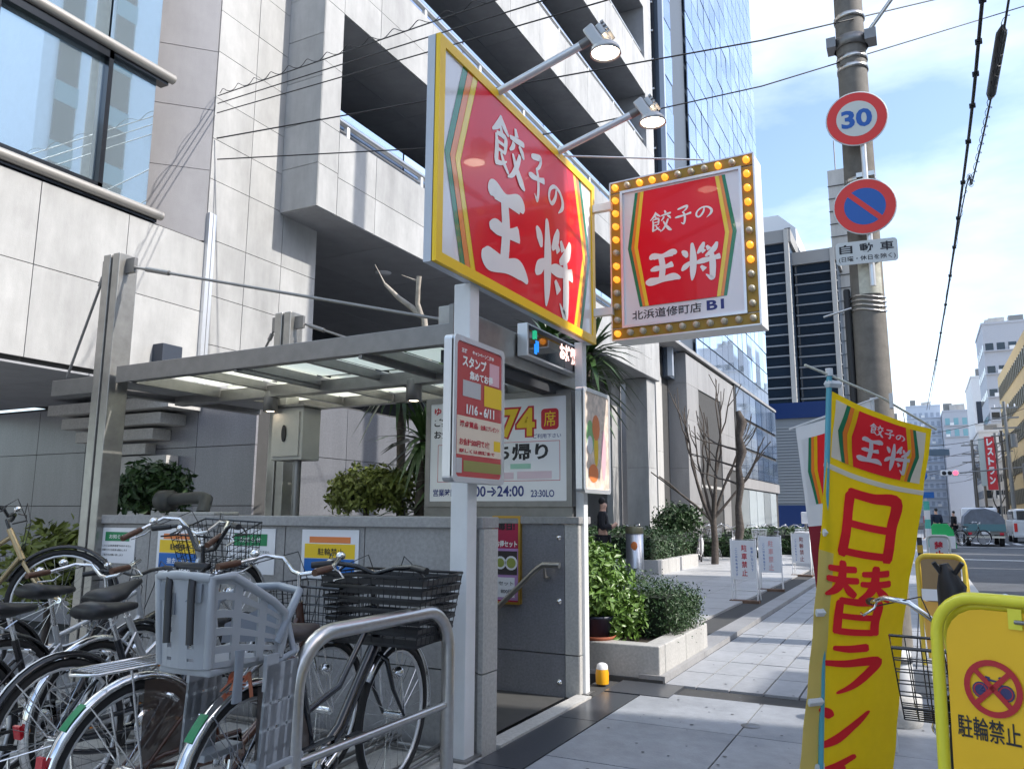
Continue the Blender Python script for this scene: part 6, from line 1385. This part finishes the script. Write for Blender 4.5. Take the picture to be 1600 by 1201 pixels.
tag(MB().tube([(.14, 6.9, .62), (.16, 6.9, .78), (.12, 6.9, .95)], [.08, .1, .03], 8).tube([(.12, 6.9, .84), (.05, 6.86, .96)], .018, 6).tube([(.16, 6.9, .84), (.24, 6.86, .96)], .018, 6).cyl((.14, 6.9, .02), (.14, 6.9, .62), .02, n=8).build('black_bag', blackp, loc=(.14, 6.9, 0)), 'black covered stand in front of the yellow pocket sign', 'stand')

# ================================================================== TRAFFIC AND FAR STREET
def vehicle_wheels(t, xs, ys, r, w_=.2):
    for x in xs:
        for y in ys:
            wv_ = MB().lathe([(0, -w_ / 2), (r * .95, -w_ / 2), (r, -w_ / 2 + .03), (r, w_ / 2 - .03), (r * .95, w_ / 2), (0, w_ / 2)], (x, y, r - .1), 18, 'x').build('wheel', rubber, t)
            MB().lathe([(0, -w_ / 2 - .01), (r * .55, -w_ / 2 - .005), (r * .6, w_ / 2 + .005), (0, w_ / 2 + .01)], (x, y, r - .1), 14, 'x').build('rim', steel, wv_)
tk = thing('truck', 'small truck with grey tarpaulin driving away down the street', 'truck', (2.5, 44, -.1))
MB().box((1.75, 44.2, .45), (3.45, 48.6, .62)).build('chassis', steel_d, tk)
tw = MB()
prof = [(-.86, .62), (-.86, 1.0), (-.80, 1.32), (-.5, 1.62), (.1, 1.68), (.6, 1.5), (.86, 1.15), (.88, .62)]
vs = [(2.6 + x, 44.2 + j * 1.45, z + (.05 if j == 1 else 0)) for j in range(3) for x, z in prof]
tw.add(vs, [(j * 8 + i, j * 8 + i + 1, (j + 1) * 8 + i + 1, (j + 1) * 8 + i) for j in range(2) for i in range(7)] + [list(range(8)), list(range(16, 24))[::-1]], False).build('tarpaulin', mat('tarp_grey', (.16, .18, .22), .7, var=.2, sc=3, bump=.4, bsc=8), tk)
MB().box((1.74, 44.12, .62), (3.46, 44.18, .95)).build('tailgate', pl('truck_teal', (.10, .22, .25), rough=.4), tk); MB().box((1.8, 47.3, .6), (3.4, 48.6, 1.75)).build('cab', sign_w, tk, bev=.08)
for x in (1.9, 3.2): MB().box((x, 44.1, .45), (x + .16, 44.14, .56)).build('tail_light', ink_r, tk)
MB().box((2.45, 44.08, .48), (2.8, 44.12, .62)).build('number_plate', sign_w, tk); MB().box((1.8, 44.12, .3), (3.4, 44.2, .4)).build('bumper', steel, tk); vehicle_wheels(tk, (1.9, 3.3), (44.8, 47.9), .33)
vn = thing('van', 'white van seen from behind at the right edge of the street', 'van', (5.2, 52, -.1))
MB().box((4.35, 51, .22), (6.0, 55.2, 1.15)).build('body', pl('van_silver', (.6, .62, .64), rough=.25, coat=.5), vn, bev=.08); MB().box((4.42, 51.06, 1.13), (5.93, 54.4, 1.72)).build('upper_body', MT['van_silver'], vn, bev=.12)
MB().box((4.55, 51.0, 1.15), (5.8, 51.05, 1.62)).build('rear_window', glass_d, vn); MB().box((4.37, 51.4, 1.2), (4.41, 54.1, 1.6)).build('side_window', glass_d, vn)
for x in (4.38, 5.82): MB().box((x, 50.96, .5), (x + .15, 51.01, .95)).build('tail_light', pl('tail_red', (.6, .02, .02), rough=.2), vn)
MB().box((4.95, 50.96, .55), (5.4, 51.0, .7)).build('number_plate', sign_w, vn); MB().box((4.35, 50.92, .2), (6.0, 51.02, .42)).build('bumper', MT['van_silver'], vn, bev=.03); vehicle_wheels(vn, (4.45, 5.9), (51.9, 54.3), .32)
person('person in dark clothes walking past the green barrier down the street', (.55, 40, 0), 1.65, navy, blk, rz=.5)
person('person in a black coat crossing far down the street', (1.4, 46, -.1), 1.68, blk, blk, rz=1.2)
person('person with red jacket near the pedestrian crossing', (.2, 52, 0), 1.6, redc, greyc, rz=2)
bicycle('dark bicycle standing at the pedestrian crossing down the street', (1.5, 42.2), (2.4, 42.7), dk_frame, 'city', chrome, blackp, None, None, fr_b, detail=False, group='bicycle at the crossing', light=False)
t = thing('barrier_cover', 'bright green covered barrier beside the kerb down the street', 'barrier', (.75, 38.5, 0))
MB(fr((0, 38.5, 0), (1, 0, 0), (0, 0, 1))).poly([(.1, .0), (1.2, 0), (1.1, .75), (.9, 1.0), (.4, 1.0), (.2, .75)], .6).build('cover', pl('green_cover', (.02, .45, .12), rough=.6), t)
MB().box((.15, 37.8, 0), (1.15, 37.88, .5)).build('white_skirt', sign_w, t)
t = thing('traffic_light', 'horizontal traffic light showing red above the crossing', 'traffic light', (3.6, 69, 0))
MB().box((1.45, 68.9, 4.35), (2.75, 69.15, 4.78)).build('housing', sign_w, t, bev=.05)
MB().cyl((2.7, 69.1, 4.55), (6.9, 69.1, 4.9), .05).build('arm', steel_d, t); MB().cyl((6.9, 69.1, 0), (6.9, 69.1, 5.2), .1).build('pole', steel_d, t)
for x, m in ((1.72, ink), (2.1, ink), (2.48, pl('red_light', (1, .05, .08), emit=3, ecol=(1, .03, .06)))): MB().lathe([(0, -.02), (.15, -.02), (.16, 0)], (x, 68.9, 4.56), 14, 'y').build('lens', m, t)
t = thing('road_sign', 'blue round arrow sign hanging beside the traffic light', 'road sign', (-.0, 69, 0))
MB().lathe([(0, -.03), (.40, -.03), (.42, 0), (0, .01)], (.15, 68.9, 4.4), 24, 'y').build('disc', ink_bl, t); MB(fr((.15, 68.85, 4.4), (1, 0, 0), (0, 0, 1))).poly([(-.05, -.28), (.05, -.28), (.05, .05), (.15, .05), (0, .28), (-.15, .05), (-.05, .05)], -.02).build('arrow', sign_w, t)
MB().cyl((-.45, 69.1, 0), (-.45, 69.1, 5.2), .07).build('pole', alu, t); MB().cyl((-.45, 69.1, 4.4), (.15, 69.0, 4.4), .03).build('arm', alu, t)
t = thing('street_name_sign', 'long dark hanging street sign above the crossing', 'sign', (1.2, 72, 0))
MB().box((.35, 72, 6.1), (2.3, 72.1, 6.6)).build('panel', pl('slate_panel', (.1, .15, .2), rough=.5), t, bev=.03); MB().cyl((-.6, 72.1, 6.7), (2.4, 72.1, 6.7), .04).build('arm', alu, t); MB().cyl((-.6, 72.1, 0), (-.6, 72.1, 7), .08).build('pole', alu, t)
t = thing('shop_sign', 'tall vertical red shop sign with white characters on the right', 'sign', (5.2, 70, 0))
MB().box((4.62, 70, 3.3), (5.25, 70.4, 7.3)).build('panel', pl('sign_bright_red', (.65, .03, .04), rough=.4), t); MB().box((4.2, 70.05, 3.6), (4.6, 70.35, 7.2)).build('side_panel', pl('side_green_grey', (.5, .55, .52), rough=.5), t)
lettering(t, fr((4.62, 69.99, 3.3), (1, 0, 0), (0, 0, 1)), [(c, .12, 3.3 - i * .72, .4, .58) for i, c in enumerate('レストラン')], letter_w, z=.01, bold=.05); MB().cyl((5.35, 70.2, 0), (5.35, 70.2, 7.6), .07).build('pole', steel_d, t)
def far_pole(label, x, y, h, seed, m=conc):
    t = thing('utility_pole', label, 'utility pole', (x, y, 0), 'utility poles far down the street'); rr = random.Random(seed)
    MB().tube([(x, y, 0), (x, y, h)], [.16, .1], 8).build('pole', m, t); mb = MB()
    for k in range(3): mb.box((x - .8, y - .05, h - .5 - k * .7), (x + .8, y + .05, h - .4 - k * .7))
    mb.build('cross_arms', steel_d, t)
    for k in range(4): MB().cyl((x - .6 + k * .4, y, h - .4), (x - .6 + k * .4, y, h - .2), .05, n=6).build('insulator', sign_w, t)
    MB().cyl((x + .35, y - .2, h - 3.2), (x + .35, y - .2, h - 2.3), .22, n=12).build('transformer', steel_d, t)
for i, (x, y, h, lb) in enumerate(((5.6, 64, 9.2, 'utility pole leaning past the red shop sign'), (6.9, 84, 9, 'utility pole in front of the cream building end'), (-.5, 55, 6, 'utility pole with green bands beside the crossing'), (-.6, 88, 9, 'utility pole on the left pavement beyond the crossing'), (6.9, 110, 9.5, 'utility pole far right beyond the cream building'), (-.6, 125, 9, 'farthest utility pole on the left pavement'), (4.1, 76, 7.6, 'dark utility pole left of the red shop sign'))): far_pole(lb, x, y, h, i, steel_d if i in (0, 6) else conc)
rr = random.Random(11)
for i in range(8):
    y = 58 + i * 9; wire('overhead_cable', ['span wire nearest the crossing', 'second span wire over the street', 'third span wire over the street', 'fourth span wire over the street', 'fifth span wire over the street', 'sixth span wire over the street', 'seventh span wire far away', 'farthest span wire over the street'][i], [(-.6, y, 6 + rr.uniform(-.5, 1.6)), (6.9, y + rr.uniform(-6, 9), 7 + rr.uniform(-.8, 1.6))], .02, 'span wires far down the street', sag=.3)
for i, (z, x) in enumerate(((8.2, 6.7), (7.6, 6.9), (7.0, 6.6), (7.7, -.6))): wire('overhead_cable', ['highest long wire along the right side', 'middle long wire along the right side', 'lowest long wire along the right side', 'long wire along the left pavement far away'][i], [(x, 50 if x > 0 else 55, z), (x, 150, z)], .025, 'long wires along the far street', sag=.6)
t = thing('bare_tree', 'thin bare street tree beside the far left pavement', 'tree', (-.9, 78, 0))
mb = MB(); rr = random.Random(61); limb(mb, V((-.9, 78, 0)), V((0, 0, 1)), 2.2, .12, 5, rr, .55); mb.build('limb', bark, t)
t = thing('bare_tree', 'bare street tree before the white building far away', 'tree', (3.5, 120, 0))
mb = MB(); limb(mb, V((7.0, 96, 0)), V((0, 0, 1)), 2.0, .1, 5, rr, .55); mb.build('limb', bark, t)
t = thing('traffic_post', 'short black and amber post at the kerb before the crossing', 'post', (-.15, 24, 0))
MB().box((-.17, 23.9, 0), (-.05, 24.02, .75)).build('post', blackp, t); MB().box((-.18, 23.88, .35), (-.04, 23.9, .55)).build('amber_panel', pl('amber_panel', (.5, .3, .03)), t)
t = thing('striped_post', 'green and white striped marker post with blue plate beyond the banner', 'post', (.1, 30, 0))
for k in range(6): MB().cyl((.15, 30, k * .3), (.15, 30, k * .3 + .3), .09, n=12).build('green_band' if k % 2 else 'white_band', pl('stripe_green', (.1, .5, .4)) if k % 2 else white_p, t)
MB().box((-.1, 29.85, 1.9), (.4, 29.9, 2.1)).build('blue_plate', ink_bl, t); MB().cyl((.15, 30, 1.8), (.15, 30, 2.1), .03, n=8).build('stem', alu, t)
